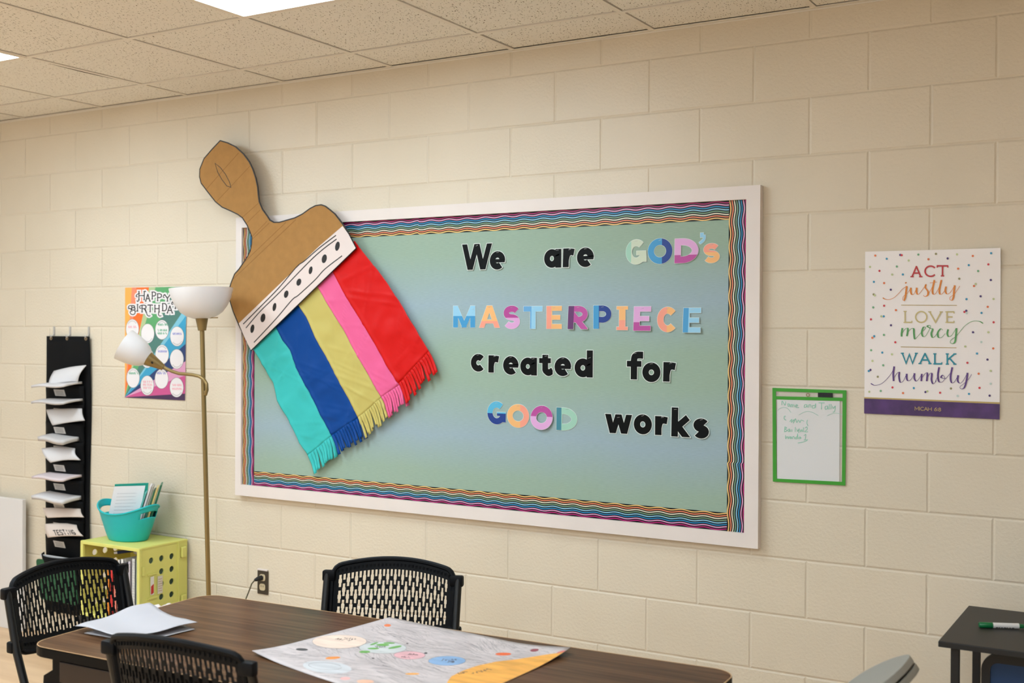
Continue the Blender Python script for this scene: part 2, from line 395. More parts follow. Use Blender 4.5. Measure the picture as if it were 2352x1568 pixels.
def quadmap(src, dst):
    """bilinear map from a source quadrilateral (TL, TR, BR, BL, axis aligned enough) to a destination quadrilateral"""
    (ax, ay), (bx, by), (cx, cy), (dx, dy) = src
    def f(x, y):
        u = v = .5
        for _ in range(12):
            px = (1 - u) * (1 - v) * ax + u * (1 - v) * bx + u * v * cx + (1 - u) * v * dx - x
            py = (1 - u) * (1 - v) * ay + u * (1 - v) * by + u * v * cy + (1 - u) * v * dy - y
            ux = (1 - v) * (bx - ax) + v * (cx - dx); uy = (1 - v) * (by - ay) + v * (cy - dy)
            vx = (1 - u) * (dx - ax) + u * (cx - bx); vy = (1 - u) * (dy - ay) + u * (cy - by)
            D = ux * vy - uy * vx
            u -= (px * vy - py * vx) / D; v -= (ux * py - uy * px) / D
        return tuple((1 - u) * (1 - v) * dst[0][k] + u * (1 - v) * dst[1][k] + u * v * dst[2][k] + (1 - u) * v * dst[3][k] for k in range(2))
    return f
HANDLE=[(1.5146, 2.4959), (1.562, 2.4818), (1.6113, 2.4597), (1.6601, 2.4228), (1.6946, 2.3844), (1.7154, 2.3498), (1.7324, 2.308), (1.743, 2.2669), (1.7464, 2.2308), (1.7513, 2.2001), (1.7706, 2.1639), (1.7977, 2.1344), (1.8146, 2.1134), (1.838, 2.1023), (1.8712, 2.1008), (1.9175, 2.1087), (1.9632, 2.1166), (2.0086, 2.1319), (2.0534, 2.1543), (2.0853, 2.165), (2.1171, 2.1668), (2.1392, 2.1597), (2.1675, 2.1412), (2.1926, 2.123), (2.2144, 2.1001), (2.2392, 2.0724), (2.2671, 2.0326), (2.2918, 1.9929), (2.306, 1.9702), (1.6881, 1.5223), (1.6694, 1.5488), (1.6434, 1.5911), (1.6149, 1.6372), (1.58, 1.6994), (1.5588, 1.7537), (1.5549, 1.783), (1.5586, 1.8081), (1.5718, 1.8375), (1.5925, 1.8736), (1.6204, 1.896), (1.6481, 1.9235), (1.6758, 1.9534), (1.6927, 1.9786), (1.7015, 2.0089), (1.7043, 2.0394), (1.6924, 2.0655), (1.6753, 2.0969), (1.6472, 2.1313), (1.6194, 2.1481), (1.5773, 2.1655), (1.5208, 2.1866), (1.4779, 2.2148), (1.4276, 2.2647), (1.3874, 2.3064), (1.3778, 2.3361), (1.38, 2.3726), (1.4089, 2.4206), (1.4627, 2.4608)]
BAND=[(2.2356, 2.0684), (2.2671, 2.0326), (2.2918, 1.9929), (2.306, 1.9702), (1.6881, 1.5223), (1.6694, 1.5488), (1.6434, 1.5911), (1.6148, 1.6449), (1.8417, 1.8039), (2.1041, 1.9865)]
BLINES=[[(2.1962, 2.0282), (2.1041, 1.9779), (2.0184, 1.9237), (1.9697, 1.8965), (1.8615, 1.8034), (1.7408, 1.7137), (1.6454, 1.6435)], [(2.1992, 2.0118), (2.1232, 1.9705), (2.0376, 1.9136), (1.8717, 1.7881), (1.7502, 1.7007), (1.6618, 1.6258)], [(2.2287, 1.938), (2.1333, 1.8836), (2.0763, 1.8372), (1.9802, 1.7718), (1.9409, 1.7498), (1.8423, 1.6639), (1.7106, 1.5592)]]
DOTS=[(2.2059, 1.9819), (2.1311, 1.9294), (2.0521, 1.8806), (1.9828, 1.8292), (1.9073, 1.7764), (1.836, 1.7192), (1.7655, 1.6702), (1.6991, 1.6204)]
EYE=[(1.4795, 2.3935), (1.5131, 2.3714), (1.5451, 2.3381), (1.5699, 2.3003), (1.5784, 2.2755), (1.5524, 2.2833), (1.5204, 2.3164), (1.4953, 2.3518)]
CREASES=[[(1.4202, 2.2756), (1.6288, 2.4302)], [(1.4852, 2.2145), (1.7002, 2.3662)], [(1.6473, 2.1339), (1.7466, 2.1928)], [(1.6751, 2.1071), (1.7569, 2.1618)], [(1.707, 2.0444), (1.7977, 2.1092)], [(1.707, 2.0317), (1.8112, 2.101)], [(1.6413, 1.9186), (1.9109, 2.0991)], [(1.5857, 1.8529), (1.9698, 2.1089)]]
ST_teal=([(1.6959, 1.5184), (1.732, 1.4768), (1.7833, 1.409), (1.8138, 1.3718), (1.8291, 1.3267), (1.8392, 1.2929), (1.8894, 1.2305), (1.9689, 1.114), (2.0129, 1.0641), (2.0664, 0.973)], [(1.8348, 1.6239), (1.8681, 1.5696), (1.9179, 1.5249), (1.9527, 1.4429), (2.0165, 1.3548), (2.0843, 1.2532), (2.1437, 1.1599), (2.1675, 1.1097), (2.1781, 1.0531)])
ST_blue=([(1.8328, 1.6239), (1.8681, 1.5696), (1.9179, 1.5249), (1.9527, 1.4429), (2.0165, 1.3548), (2.0843, 1.2532), (2.1512, 1.1603), (2.2061, 1.0679)], [(1.9681, 1.725), (2.0102, 1.6748), (2.0637, 1.5858), (2.1308, 1.4906), (2.2065, 1.3822), (2.2718, 1.2896), (2.3088, 1.233), (2.3364, 1.1765), (2.3484, 1.1446)])
ST_yellow=([(1.9662, 1.7251), (2.0102, 1.6748), (2.0637, 1.5858), (2.1308, 1.4906), (2.2065, 1.3822), (2.2718, 1.2896), (2.3088, 1.233), (2.3502, 1.1469)], [(2.0838, 1.8017), (2.1297, 1.7407), (2.1865, 1.667), (2.2193, 1.6305), (2.2799, 1.5291), (2.3442, 1.4506), (2.4167, 1.352), (2.4481, 1.3102), (2.475, 1.24)])
ST_pink=([(2.0819, 1.8017), (2.1297, 1.7407), (2.1865, 1.667), (2.2193, 1.6305), (2.2799, 1.5291), (2.3442, 1.4506), (2.4167, 1.352), (2.4481, 1.3102), (2.4776, 1.2415)], [(2.1782, 1.8551), (2.2233, 1.7835), (2.279, 1.7103), (2.3433, 1.6306), (2.4068, 1.5449), (2.4606, 1.4672), (2.5313, 1.3837), (2.5489, 1.3489), (2.5648, 1.2931)])
ST_red=([(2.1763, 1.8551), (2.2233, 1.7835), (2.279, 1.7103), (2.3433, 1.6306), (2.4068, 1.5449), (2.4606, 1.4672), (2.5313, 1.3837), (2.5489, 1.3489), (2.5708, 1.3039)], [(2.3034, 1.9846), (2.36, 1.9252), (2.4321, 1.8518), (2.512, 1.7582), (2.595, 1.645), (2.651, 1.5683), (2.6937, 1.5131), (2.7318, 1.4459)])
LET=[('W', 2.8265, 2.973, 1.8653, 1.9712), ('e', 2.9625, 3.0363, 1.8629, 1.9383), ('a', 3.2146, 3.2923, 1.8644, 1.9383), ('r', 3.3002, 3.3596, 1.8648, 1.9393), ('e', 3.3609, 3.4348, 1.8637, 1.9399), ('G', 3.5696, 3.6553, 1.8689, 1.9628), ('O', 3.6613, 3.7599, 1.868, 1.9635), ('D', 3.7699, 3.8632, 1.8685, 1.9595), ("'", 3.8617, 3.8905, 1.9367, 1.9778), ('s', 3.8828, 3.9448, 1.8659, 1.9381), ('M', 2.7844, 2.8937, 1.6286, 1.7181), ('A', 2.9126, 3.0109, 1.6283, 1.7181), ('S', 3.0293, 3.1053, 1.6231, 1.7173), ('T', 3.1223, 3.209, 1.6243, 1.7141), ('E', 3.2272, 3.2956, 1.6245, 1.7143), ('R', 3.3254, 3.4119, 1.6233, 1.7139), ('P', 3.4341, 3.5123, 1.625, 1.715), ('I', 3.5334, 3.5805, 1.6205, 1.7111), ('E', 3.6059, 3.6761, 1.6185, 1.7095), ('C', 3.6994, 3.7827, 1.6133, 1.7074), ('E', 3.8059, 3.8752, 1.6124, 1.703), ('c', 2.8709, 2.9437, 1.4479, 1.5213), ('r', 2.9578, 3.0177, 1.4456, 1.5165), ('e', 3.0275, 3.1008, 1.439, 1.5146), ('a', 3.1081, 3.1851, 1.4384, 1.5099), ('t', 3.1945, 3.2569, 1.4378, 1.5222), ('e', 3.2651, 3.3394, 1.4391, 1.5132), ('d', 3.3533, 3.433, 1.4365, 1.542), ('f', 3.5775, 3.6447, 1.4338, 1.5399), ('o', 3.6414, 3.7159, 1.4254, 1.4996), ('r', 3.7268, 3.7863, 1.4292, 1.5023), ('G', 2.953, 3.0418, 1.2365, 1.3295), ('O', 3.0488, 3.1499, 1.2278, 1.3218), ('O', 3.16, 3.2592, 1.2257, 1.3199), ('D', 3.2745, 3.3664, 1.227, 1.3159), ('w', 3.4862, 3.6007, 1.2264, 1.2995), ('o', 3.6073, 3.682, 1.2277, 1.3036), ('r', 3.6945, 3.755, 1.2284, 1.2999), ('k', 3.7612, 3.8371, 1.2262, 1.3346), ('s', 3.8478, 3.9094, 1.2239, 1.2982)]
DRAW={'peach': [(3.4507, -1.4429), (3.4613, -1.4625), (3.4644, -1.4839), (3.46, -1.505), (3.4484, -1.5238), (3.4309, -1.5387), (3.4091, -1.5482), (3.3849, -1.5516), (3.3605, -1.5483), (3.3384, -1.5387), (3.3206, -1.5236), (3.3089, -1.5042), (3.3047, -1.4825), (3.3085, -1.4607), (3.32, -1.4409), (3.3382, -1.4252), (3.3611, -1.4154), (3.3864, -1.4123), (3.4113, -1.4164), (3.4335, -1.4269)], 'lightblue': [(3.5834, -1.4374), (3.5912, -1.4535), (3.5929, -1.4713), (3.5882, -1.489), (3.5778, -1.5048), (3.5626, -1.5175), (3.5441, -1.5257), (3.524, -1.5287), (3.5041, -1.5263), (3.4864, -1.5185), (3.4725, -1.5061), (3.464, -1.4901), (3.4617, -1.4722), (3.4659, -1.454), (3.4764, -1.4375), (3.492, -1.4243), (3.5113, -1.4159), (3.5321, -1.413), (3.5524, -1.416), (3.57, -1.4244)], 'green': [[(3.5263, -1.44), (3.5278, -1.4434), (3.5276, -1.4474), (3.5258, -1.4515), (3.5226, -1.4555), (3.5182, -1.4589), (3.5132, -1.4613), (3.5079, -1.4626), (3.503, -1.4626), (3.4988, -1.4613), (3.4958, -1.4589), (3.4943, -1.4555), (3.4945, -1.4515), (3.4962, -1.4473), (3.4995, -1.4433), (3.5039, -1.4399), (3.5089, -1.4375), (3.5142, -1.4362), (3.5192, -1.4362), (3.5234, -1.4375)], [(3.5243, -1.5229), (3.5259, -1.5261), (3.526, -1.5297), (3.5248, -1.5334), (3.5223, -1.5368), (3.5187, -1.5397), (3.5145, -1.5416), (3.51, -1.5425), (3.5057, -1.5423), (3.5019, -1.5409), (3.4991, -1.5385), (3.4976, -1.5354), (3.4974, -1.5318), (3.4986, -1.528), (3.5011, -1.5246), (3.5047, -1.5217), (3.5089, -1.5197), (3.5135, -1.5188), (3.5178, -1.5191), (3.5216, -1.5205)], [(3.5249, -1.4839), (3.5258, -1.4864), (3.5254, -1.4895), (3.5236, -1.4929), (3.5206, -1.4962), (3.5168, -1.4991), (3.5124, -1.5013), (3.5079, -1.5026), (3.5038, -1.503), (3.5004, -1.5022), (3.4981, -1.5005), (3.4971, -1.498), (3.4975, -1.4949), (3.4992, -1.4915), (3.5022, -1.4882), (3.5061, -1.4853), (3.5105, -1.483), (3.515, -1.4817), (3.5192, -1.4814), (3.5226, -1.4822)], [(3.5606, -1.4282), (3.5622, -1.4317), (3.5629, -1.4369), (3.5627, -1.4433), (3.5615, -1.4502), (3.5595, -1.4571), (3.5568, -1.4632), (3.5538, -1.4679), (3.5508, -1.4708), (3.5479, -1.4716), (3.5455, -1.4703), (3.5439, -1.4669), (3.5432, -1.4618), (3.5434, -1.4554), (3.5446, -1.4484), (3.5466, -1.4415), (3.5492, -1.4354), (3.5522, -1.4306), (3.5554, -1.4276), (3.5582, -1.4268)], [(3.5283, -1.416), (3.529, -1.4183), (3.5283, -1.4211), (3.5263, -1.4243), (3.5232, -1.4275), (3.5192, -1.4304), (3.5147, -1.4328), (3.5103, -1.4343), (3.5063, -1.4348), (3.5031, -1.4343), (3.501, -1.4329), (3.5003, -1.4306), (3.501, -1.4277), (3.503, -1.4245), (3.5062, -1.4213), (3.5102, -1.4184), (3.5146, -1.4161), (3.5191, -1.4146), (3.5231, -1.414), (3.5263, -1.4145)], [(3.4851, -1.4359), (3.4865, -1.4384), (3.4877, -1.4423), (3.4884, -1.4472), (3.4886, -1.4526), (3.4883, -1.4579), (3.4876, -1.4628), (3.4864, -1.4666), (3.485, -1.4691), (3.4834, -1.4699), (3.4818, -1.4691), (3.4804, -1.4666), (3.4793, -1.4628), (3.4786, -1.458), (3.4783, -1.4526), (3.4786, -1.4472), (3.4793, -1.4423), (3.4805, -1.4384), (3.4819, -1.436), (3.4835, -1.4351)]], 'pink': [(3.668, -1.4686), (3.6732, -1.4795), (3.6742, -1.4914), (3.6712, -1.5033), (3.6644, -1.5139), (3.6544, -1.5222), (3.6423, -1.5275), (3.6291, -1.5293), (3.6161, -1.5274), (3.6046, -1.5219), (3.5957, -1.5134), (3.5902, -1.5025), (3.5889, -1.4905), (3.5917, -1.4784), (3.5986, -1.4675), (3.6087, -1.4589), (3.6212, -1.4535), (3.6347, -1.4518), (3.6478, -1.454), (3.6593, -1.4598)], 'blue': [(3.79, -1.4573), (3.7954, -1.47), (3.7962, -1.4839), (3.7922, -1.4976), (3.784, -1.5099), (3.7724, -1.5196), (3.7584, -1.5257), (3.7433, -1.5278), (3.7287, -1.5256), (3.7158, -1.5193), (3.7059, -1.5094), (3.7001, -1.4968), (3.699, -1.4828), (3.7027, -1.4687), (3.7109, -1.4561), (3.7228, -1.4461), (3.7373, -1.4398), (3.7527, -1.4378), (3.7676, -1.4403), (3.7805, -1.4471)], 'orange': [(3.8523, -1.6381), (3.8346, -1.5924), (3.8321, -1.5355), (3.8394, -1.4781), (3.8601, -1.4187), (3.8984, -1.3712), (3.9471, -1.317), (3.9951, -1.2759), (4.0044, -1.3136), (3.996, -1.3659), (3.9894, -1.4531), (3.9831, -1.5293), (3.977, -1.5887), (3.9622, -1.6516), (3.93, -1.6978), (3.8845, -1.6796)], 'bluelight': [(3.5838, -1.677), (3.5904, -1.6909), (3.5899, -1.7049), (3.5823, -1.7176), (3.5684, -1.7279), (3.5495, -1.7349), (3.5274, -1.7379), (3.504, -1.7365), (3.4817, -1.7309), (3.4625, -1.7216), (3.4484, -1.7093), (3.4408, -1.6952), (3.4408, -1.6808), (3.4483, -1.6675), (3.4626, -1.6568), (3.4823, -1.6496), (3.5054, -1.6468), (3.5293, -1.6486), (3.5517, -1.6547), (3.5705, -1.6646)], 'bluering': [(3.5499, -1.6757), (3.5536, -1.6839), (3.5527, -1.6925), (3.5472, -1.7008), (3.5378, -1.7079), (3.5252, -1.7131), (3.5108, -1.716), (3.4958, -1.7163), (3.4818, -1.714), (3.47, -1.7091), (3.4616, -1.7022), (3.4576, -1.694), (3.4583, -1.6853), (3.4637, -1.6768), (3.4733, -1.6696), (3.4862, -1.6643), (3.5009, -1.6614), (3.5161, -1.6612), (3.5302, -1.6638), (3.5418, -1.6688)], 'grey': [(3.3656, -1.5928), (3.3675, -1.5962), (3.3679, -1.6002), (3.3667, -1.6043), (3.364, -1.6081), (3.3601, -1.6113), (3.3554, -1.6135), (3.3503, -1.6145), (3.3453, -1.6142), (3.3409, -1.6127), (3.3375, -1.6101), (3.3356, -1.6066), (3.3351, -1.6027), (3.3363, -1.5985), (3.339, -1.5947), (3.3429, -1.5915), (3.3477, -1.5893), (3.3528, -1.5883), (3.3578, -1.5886), (3.3622, -1.5901)], 'o1': [(3.4015, -1.2648), (3.4039, -1.2688), (3.4052, -1.273), (3.4053, -1.2768), (3.4041, -1.2801), (3.4019, -1.2823), (3.3988, -1.2834), (3.3951, -1.2832), (3.3912, -1.2817), (3.3874, -1.2791), (3.3842, -1.2756), (3.3817, -1.2716), (3.3804, -1.2674), (3.3803, -1.2635), (3.3814, -1.2602), (3.3836, -1.258), (3.3868, -1.2569), (3.3905, -1.2571), (3.3945, -1.2586), (3.3983, -1.2613)], 'o2': [(3.4879, -1.6043), (3.4897, -1.6079), (3.4899, -1.6125), (3.4885, -1.6176), (3.4857, -1.6228), (3.4817, -1.6274), (3.477, -1.6312), (3.4719, -1.6337), (3.467, -1.6347), (3.4628, -1.634), (3.4596, -1.6318), (3.4577, -1.6282), (3.4575, -1.6236), (3.4588, -1.6185), (3.4616, -1.6133), (3.4656, -1.6086), (3.4704, -1.6048), (3.4755, -1.6022), (3.4804, -1.6013), (3.4847, -1.602)], 'o3': [(3.7524, -1.6143), (3.753, -1.6166), (3.752, -1.6197), (3.7495, -1.6231), (3.7458, -1.6267), (3.7412, -1.6299), (3.7362, -1.6326), (3.7312, -1.6344), (3.7268, -1.6352), (3.7234, -1.6349), (3.7213, -1.6335), (3.7207, -1.6311), (3.7216, -1.6281), (3.7241, -1.6246), (3.7278, -1.6211), (3.7325, -1.6178), (3.7375, -1.6151), (3.7425, -1.6133), (3.7469, -1.6125), (3.7503, -1.6128)], 'o4': [(3.8576, -1.3364), (3.8589, -1.3407), (3.8584, -1.3456), (3.8559, -1.3508), (3.8519, -1.3556), (3.8466, -1.3596), (3.8407, -1.3625), (3.8346, -1.364), (3.829, -1.3638), (3.8243, -1.3621), (3.8212, -1.359), (3.8198, -1.3547), (3.8203, -1.3498), (3.8228, -1.3446), (3.8268, -1.3397), (3.8321, -1.3356), (3.8381, -1.3327), (3.8442, -1.3313), (3.8499, -1.3315), (3.8545, -1.3332)], 'r1': [(3.9101, -1.279), (3.9118, -1.2831), (3.9123, -1.2874), (3.9117, -1.2915), (3.9099, -1.295), (3.9071, -1.2975), (3.9037, -1.2988), (3.8999, -1.2988), (3.8962, -1.2974), (3.8928, -1.2949), (3.8901, -1.2914), (3.8884, -1.2872), (3.8879, -1.2829), (3.8885, -1.2788), (3.8903, -1.2753), (3.893, -1.2727), (3.8965, -1.2714), (3.9003, -1.2715), (3.9041, -1.2728), (3.9075, -1.2754)], 'o5': [(3.6953, -1.728), (3.6971, -1.7321), (3.697, -1.7368), (3.6949, -1.7418), (3.691, -1.7465), (3.6859, -1.7505), (3.6798, -1.7534), (3.6735, -1.755), (3.6675, -1.755), (3.6625, -1.7534), (3.6589, -1.7505), (3.657, -1.7465), (3.6571, -1.7418), (3.6592, -1.7367), (3.663, -1.732), (3.6682, -1.7279), (3.6743, -1.725), (3.6807, -1.7235), (3.6867, -1.7235), (3.6917, -1.7251)], 'p2': [(3.6301, -1.7402), (3.6319, -1.7434), (3.6325, -1.747), (3.6318, -1.7505), (3.6299, -1.7537), (3.627, -1.7562), (3.6233, -1.7578), (3.6193, -1.7583), (3.6152, -1.7577), (3.6116, -1.756), (3.6087, -1.7534), (3.6068, -1.7502), (3.6062, -1.7466), (3.6069, -1.743), (3.6088, -1.7398), (3.6117, -1.7373), (3.6154, -1.7357), (3.6195, -1.7352), (3.6236, -1.7358), (3.6272, -1.7376)], 'r2': [(3.9927, -1.2716), (3.9935, -1.2744), (3.9934, -1.2781), (3.9923, -1.2822), (3.9903, -1.2863), (3.9877, -1.2902), (3.9846, -1.2933), (3.9815, -1.2955), (3.9786, -1.2964), (3.9761, -1.296), (3.9744, -1.2944), (3.9735, -1.2916), (3.9737, -1.288), (3.9748, -1.2839), (3.9768, -1.2797), (3.9794, -1.2758), (3.9825, -1.2727), (3.9856, -1.2705), (3.9886, -1.2696), (3.991, -1.27)], 'k1': [(3.6601, -1.4471), (3.6612, -1.449), (3.6617, -1.451), (3.6618, -1.4528), (3.6612, -1.4543), (3.6602, -1.4554), (3.6588, -1.4558), (3.6571, -1.4557), (3.6553, -1.455), (3.6536, -1.4537), (3.6522, -1.452), (3.6511, -1.4501), (3.6505, -1.4482), (3.6505, -1.4464), (3.6511, -1.4448), (3.6521, -1.4438), (3.6535, -1.4433), (3.6552, -1.4435), (3.657, -1.4442), (3.6587, -1.4455)], 'k2': [(3.5717, -1.5654), (3.5726, -1.5669), (3.573, -1.5683), (3.573, -1.5698), (3.5726, -1.5709), (3.5718, -1.5718), (3.5706, -1.5722), (3.5692, -1.5721), (3.5678, -1.5716), (3.5664, -1.5707), (3.5652, -1.5694), (3.5643, -1.568), (3.5638, -1.5665), (3.5638, -1.5651), (3.5642, -1.5639), (3.5651, -1.5631), (3.5663, -1.5627), (3.5676, -1.5627), (3.5691, -1.5633), (3.5705, -1.5642)], 'k3': [(3.5517, -1.5043), (3.5523, -1.5055), (3.5527, -1.5066), (3.5527, -1.5078), (3.5523, -1.5087), (3.5516, -1.5094), (3.5506, -1.5097), (3.5495, -1.5097), (3.5484, -1.5093), (3.5473, -1.5086), (3.5464, -1.5076), (3.5457, -1.5065), (3.5453, -1.5053), (3.5454, -1.5042), (3.5457, -1.5032), (3.5464, -1.5026), (3.5474, -1.5022), (3.5485, -1.5022), (3.5496, -1.5026), (3.5507, -1.5034)], 'k4': [(3.56, -1.3963), (3.5607, -1.3975), (3.5611, -1.3988), (3.5611, -1.4), (3.5607, -1.4009), (3.56, -1.4016), (3.559, -1.402), (3.5578, -1.4019), (3.5567, -1.4015), (3.5555, -1.4007), (3.5546, -1.3997), (3.5539, -1.3985), (3.5535, -1.3972), (3.5536, -1.396), (3.554, -1.395), (3.5547, -1.3943), (3.5556, -1.394), (3.5568, -1.394), (3.558, -1.3945), (3.5591, -1.3953)]}
DTXT={'t1': ((3.3718, -1.4504), (3.4126, -1.4432)), 't2': ((3.3577, -1.4682), (3.4101, -1.4627)), 't3': ((3.5042, -1.4796), (3.533, -1.4686)), 't4': ((3.6228, -1.5177), (3.6481, -1.5069)), 't4b': ((3.6228, -1.4851), (3.6516, -1.4788)), 't5': ((3.732, -1.4869), (3.7691, -1.4671)), 't5b': ((3.7571, -1.4934), (3.773, -1.4867)), 't6': ((3.8399, -1.5675), (3.8529, -1.5404)), 't7': ((3.8659, -1.547), (3.8883, -1.4858))}
# ------------------------------------------------------------------ lamps in the ceiling (main light) + room shell
T = 0.6096; GX0 = 0.6249; GY0 = 0.2899; CZ = 2.745
X0, X1, Y0 = -1.9, 8.2, -8.2
M_white = mat('white_metal', (236, 226, 212), .55)
M_tbar = mat('ceiling_grid_paint', TBAR_C, .6)
M_diff = emit_mat('lit_diffuser', (.82, 1.0, 1.13), PANEL)
def troffer(i, j, label, n=2):
    xa, xb = GX0 + i * T, GX0 + (i + 1) * T
    ya, yb = -(GY0 + (j + n) * T), -(GY0 + j * T)
    t = thing('ceiling_light', ((xa + xb) / 2, (ya + yb) / 2, CZ), label, 'ceiling light', 'recessed ceiling lights')
    f = MB(); w = .022
    for a, b in (((xa, ya), (xb, ya + w)), ((xa, yb - w), (xb, yb)), ((xa, ya + w), (xa + w, yb - w)), ((xb - w, ya + w), (xb, yb - w))):
        f.box((a[0], a[1], CZ - .003), (b[0], b[1], CZ + .05), M_white)
    f.build('frame', t)
    d = MB(); d.box((xa + w, ya + w, CZ - .001), (xb - w, yb - w, CZ + .004), M_diff); d.build('diffuser', t)
PANELS = [(3, 1, 'large bright ceiling light panel nearest the paintbrush, cut by the top of the photo'),
          (0, 1, 'bright ceiling light panel at the far left edge'),
          (-3, 3, 'ceiling light panel beyond the left edge'), (1, 5, 'ceiling light panel in the middle of the room'), (5, 5, 'ceiling light panel behind the black desk'), (7, 4, 'unseen ceiling light panel added to brighten the lower right wall'),  # last one here is added out of view to lift the lower right wall
          (-2, 8, 'ceiling light panel at the rear left of the room'), (3, 9, 'ceiling light panel at the rear of the room'), (7, 9, 'ceiling light panel at the rear right of the room')]
for a in PANELS: troffer(*a)

M_wall = block_wall_mat(); M_tile = ceiling_tile_mat(); M_dark = mat('dark_void', (38, 30, 22), .9)
M_floor = wood_mat('tan_laminate', (216, 176, 134), (236, 200, 160), (1.2, 9, 9), .45)
def struct(name, a, b, m):
    q = MB(); q.box(a, b, m); o = q.build(name); o['kind'] = 'structure'; return o
struct('floor', (X0, Y0, -.1), (X1, 0, 0), M_floor)
struct('wall_back', (X0 - .15, 0, -.1), (X1 + .15, .15, 3.0), M_wall)
M_plain = mat('pale_grey_paint', (210, 209, 206), .5, var=.06)
struct('wall_left', (X0 - .15, Y0, -.1), (X0, 0, 3.0), M_plain)
struct('wall_right', (X1, Y0, -.1), (X1 + .15, 0, 3.0), M_plain)
M_fill = emit_mat('fill_glow_pane', (.93, .97, 1.0), FILL_GLOW)  # glowing panes added behind the camera as frontal fill light
WX = [(-.9, 1.0), (1.6, 3.5), (4.1, 6.0)]
rw = MB(); xs_ = [X0 - .15] + [v for w in WX for v in w] + [X1 + .15]
for k in range(0, len(xs_), 2): rw.box((xs_[k], Y0 - .15, -.1), (xs_[k + 1], Y0, 3.0), M_plain)
for a, b in WX: rw.box((a, Y0 - .15, -.1), (b, Y0, .9), M_plain); rw.box((a, Y0 - .15, 2.4), (b, Y0, 3.0), M_plain)
o = rw.build('wall_rear'); o['kind'] = 'structure'
for k, (a, b) in enumerate(WX):  # unseen window-shaped emitters, put in for fill
    w = MB(); w.box((a, Y0 - .10, .9), (b, Y0 - .09, 2.4), M_fill)
    for x in (a, (a + b) / 2 - .02, b - .04): w.box((x, Y0 - .09, .9), (x + .04, Y0 - .03, 2.4), M_white)
    for z in (.9, 2.36): w.box((a, Y0 - .09, z), (b, Y0 - .03, z + .04), M_white)
    o = w.build('fill_window_%d' % (k + 1)); o['kind'] = 'structure'
M_cut = mat('cut_tile_edge', (104, 84, 62), .9)
ce = MB(); ce.box((X0, Y0, CZ + .12), (X1, 0, CZ + .2), M_dark)
lit = set()
for i, j, *_ in PANELS:
    for k in (0, 1): lit.add((i, j + k))
rnd = random.Random(3)
for i in range(-5, 13):
    for j in range(-1, 13):
        if (i, j) in lit: continue
        g = .0015 + .0022 * rnd.random(); g2 = .001 + .002 * rnd.random()
        xa = max(GX0 + i * T + .011 + g, X0); xb = min(GX0 + (i + 1) * T - .0095, X1)
        ya = max(-(GY0 + (j + 1) * T) + .0095, Y0); yb = -(GY0 + j * T) - .011 - g2
        if j == -1: yb = -.026
        if xb <= xa or yb <= ya: continue
        z = CZ + .002 + .002 * rnd.random()
        poly = [(xa, ya), (xb, ya), (xb, yb), (xa, yb)]
        if (i, j) == (0, 0):
            poly = [(xa, ya)] + [(xb - .024 * math.sin(PI * k / 12), ya + (yb - ya) * k / 12) for k in range(13)] + [(xa, yb)]
        ce.prism(poly, lambda x, y, h, z=z: (x, y, z + .018 - h), .018, M_tile, M_cut)
o = ce.build('ceiling'); o['kind'] = 'structure'
gr = MB()
for i in range(-5, 14):
    x = GX0 + i * T
    if X0 < x < X1: gr.box((x - .0105, Y0, CZ - .001), (x + .0105, -.02, CZ + .006), M_tbar)
for j in range(0, 13):
    y = -(GY0 + j * T); gr.box((X0, y - .0105, CZ - .0012), (X1, y + .0105, CZ + .0055), M_tbar)
g = gr.build('ceiling_grid', o); g['kind'] = 'structure'
q = MB(); q.box((X0, -.022, CZ - .002), (X1, 0, CZ + .001), M_tbar); q.box((X0, -.0015, CZ - .006), (X1, 0, CZ), M_tbar); t_ = q.build('trim_1'); t_['kind'] = 'structure'

# ------------------------------------------------------------------ bulletin board
BX0, BX1, BZ0, BZ1 = 1.573, 4.100, .843, 2.138
IX0, IX1, IZ0, IZ1 = 1.609, 4.048, .894, 2.090
M_frame = mat('pinkish_white_paint', (234, 222, 215), .5, var=.05, vscale=9)
board = thing('bulletin_board', ((BX0 + BX1) / 2, 0, BZ0), 'wide bulletin board with white frame and wavy rainbow striped border', 'bulletin board')
wy = lambda x, z, h: (x, -.001 - h, z)
for poly in ([(BX0, BZ0), (BX1, BZ0), (IX1, IZ0), (IX0, IZ0)], [(BX0, BZ1), (IX0, IZ1), (IX1, IZ1), (BX1, BZ1)], [(BX0, BZ0), (IX0, IZ0), (IX0, IZ1), (BX0, BZ1)], [(BX1, BZ0), (BX1, BZ1), (IX1, IZ1), (IX1, IZ0)]):
    q = MB(); q.prism(poly, wy, .029, M_frame); q.build('frame_rail', board)
q = MB(); q.box((IX0, -.0155, IZ0), (IX1, -.001, IZ1), board_paper_mat()); q.build('backing_paper', board)
M_blk = mat('printed_black', (8, 7, 8), .3, .35)
STR = [mat('stripe_%d' % i, c, .25) for i, c in enumerate([(244, 196, 120), (238, 140, 104), (226, 220, 196), (122, 158, 128), (140, 196, 222), (48, 136, 186), (222, 156, 196), (176, 38, 112)])]
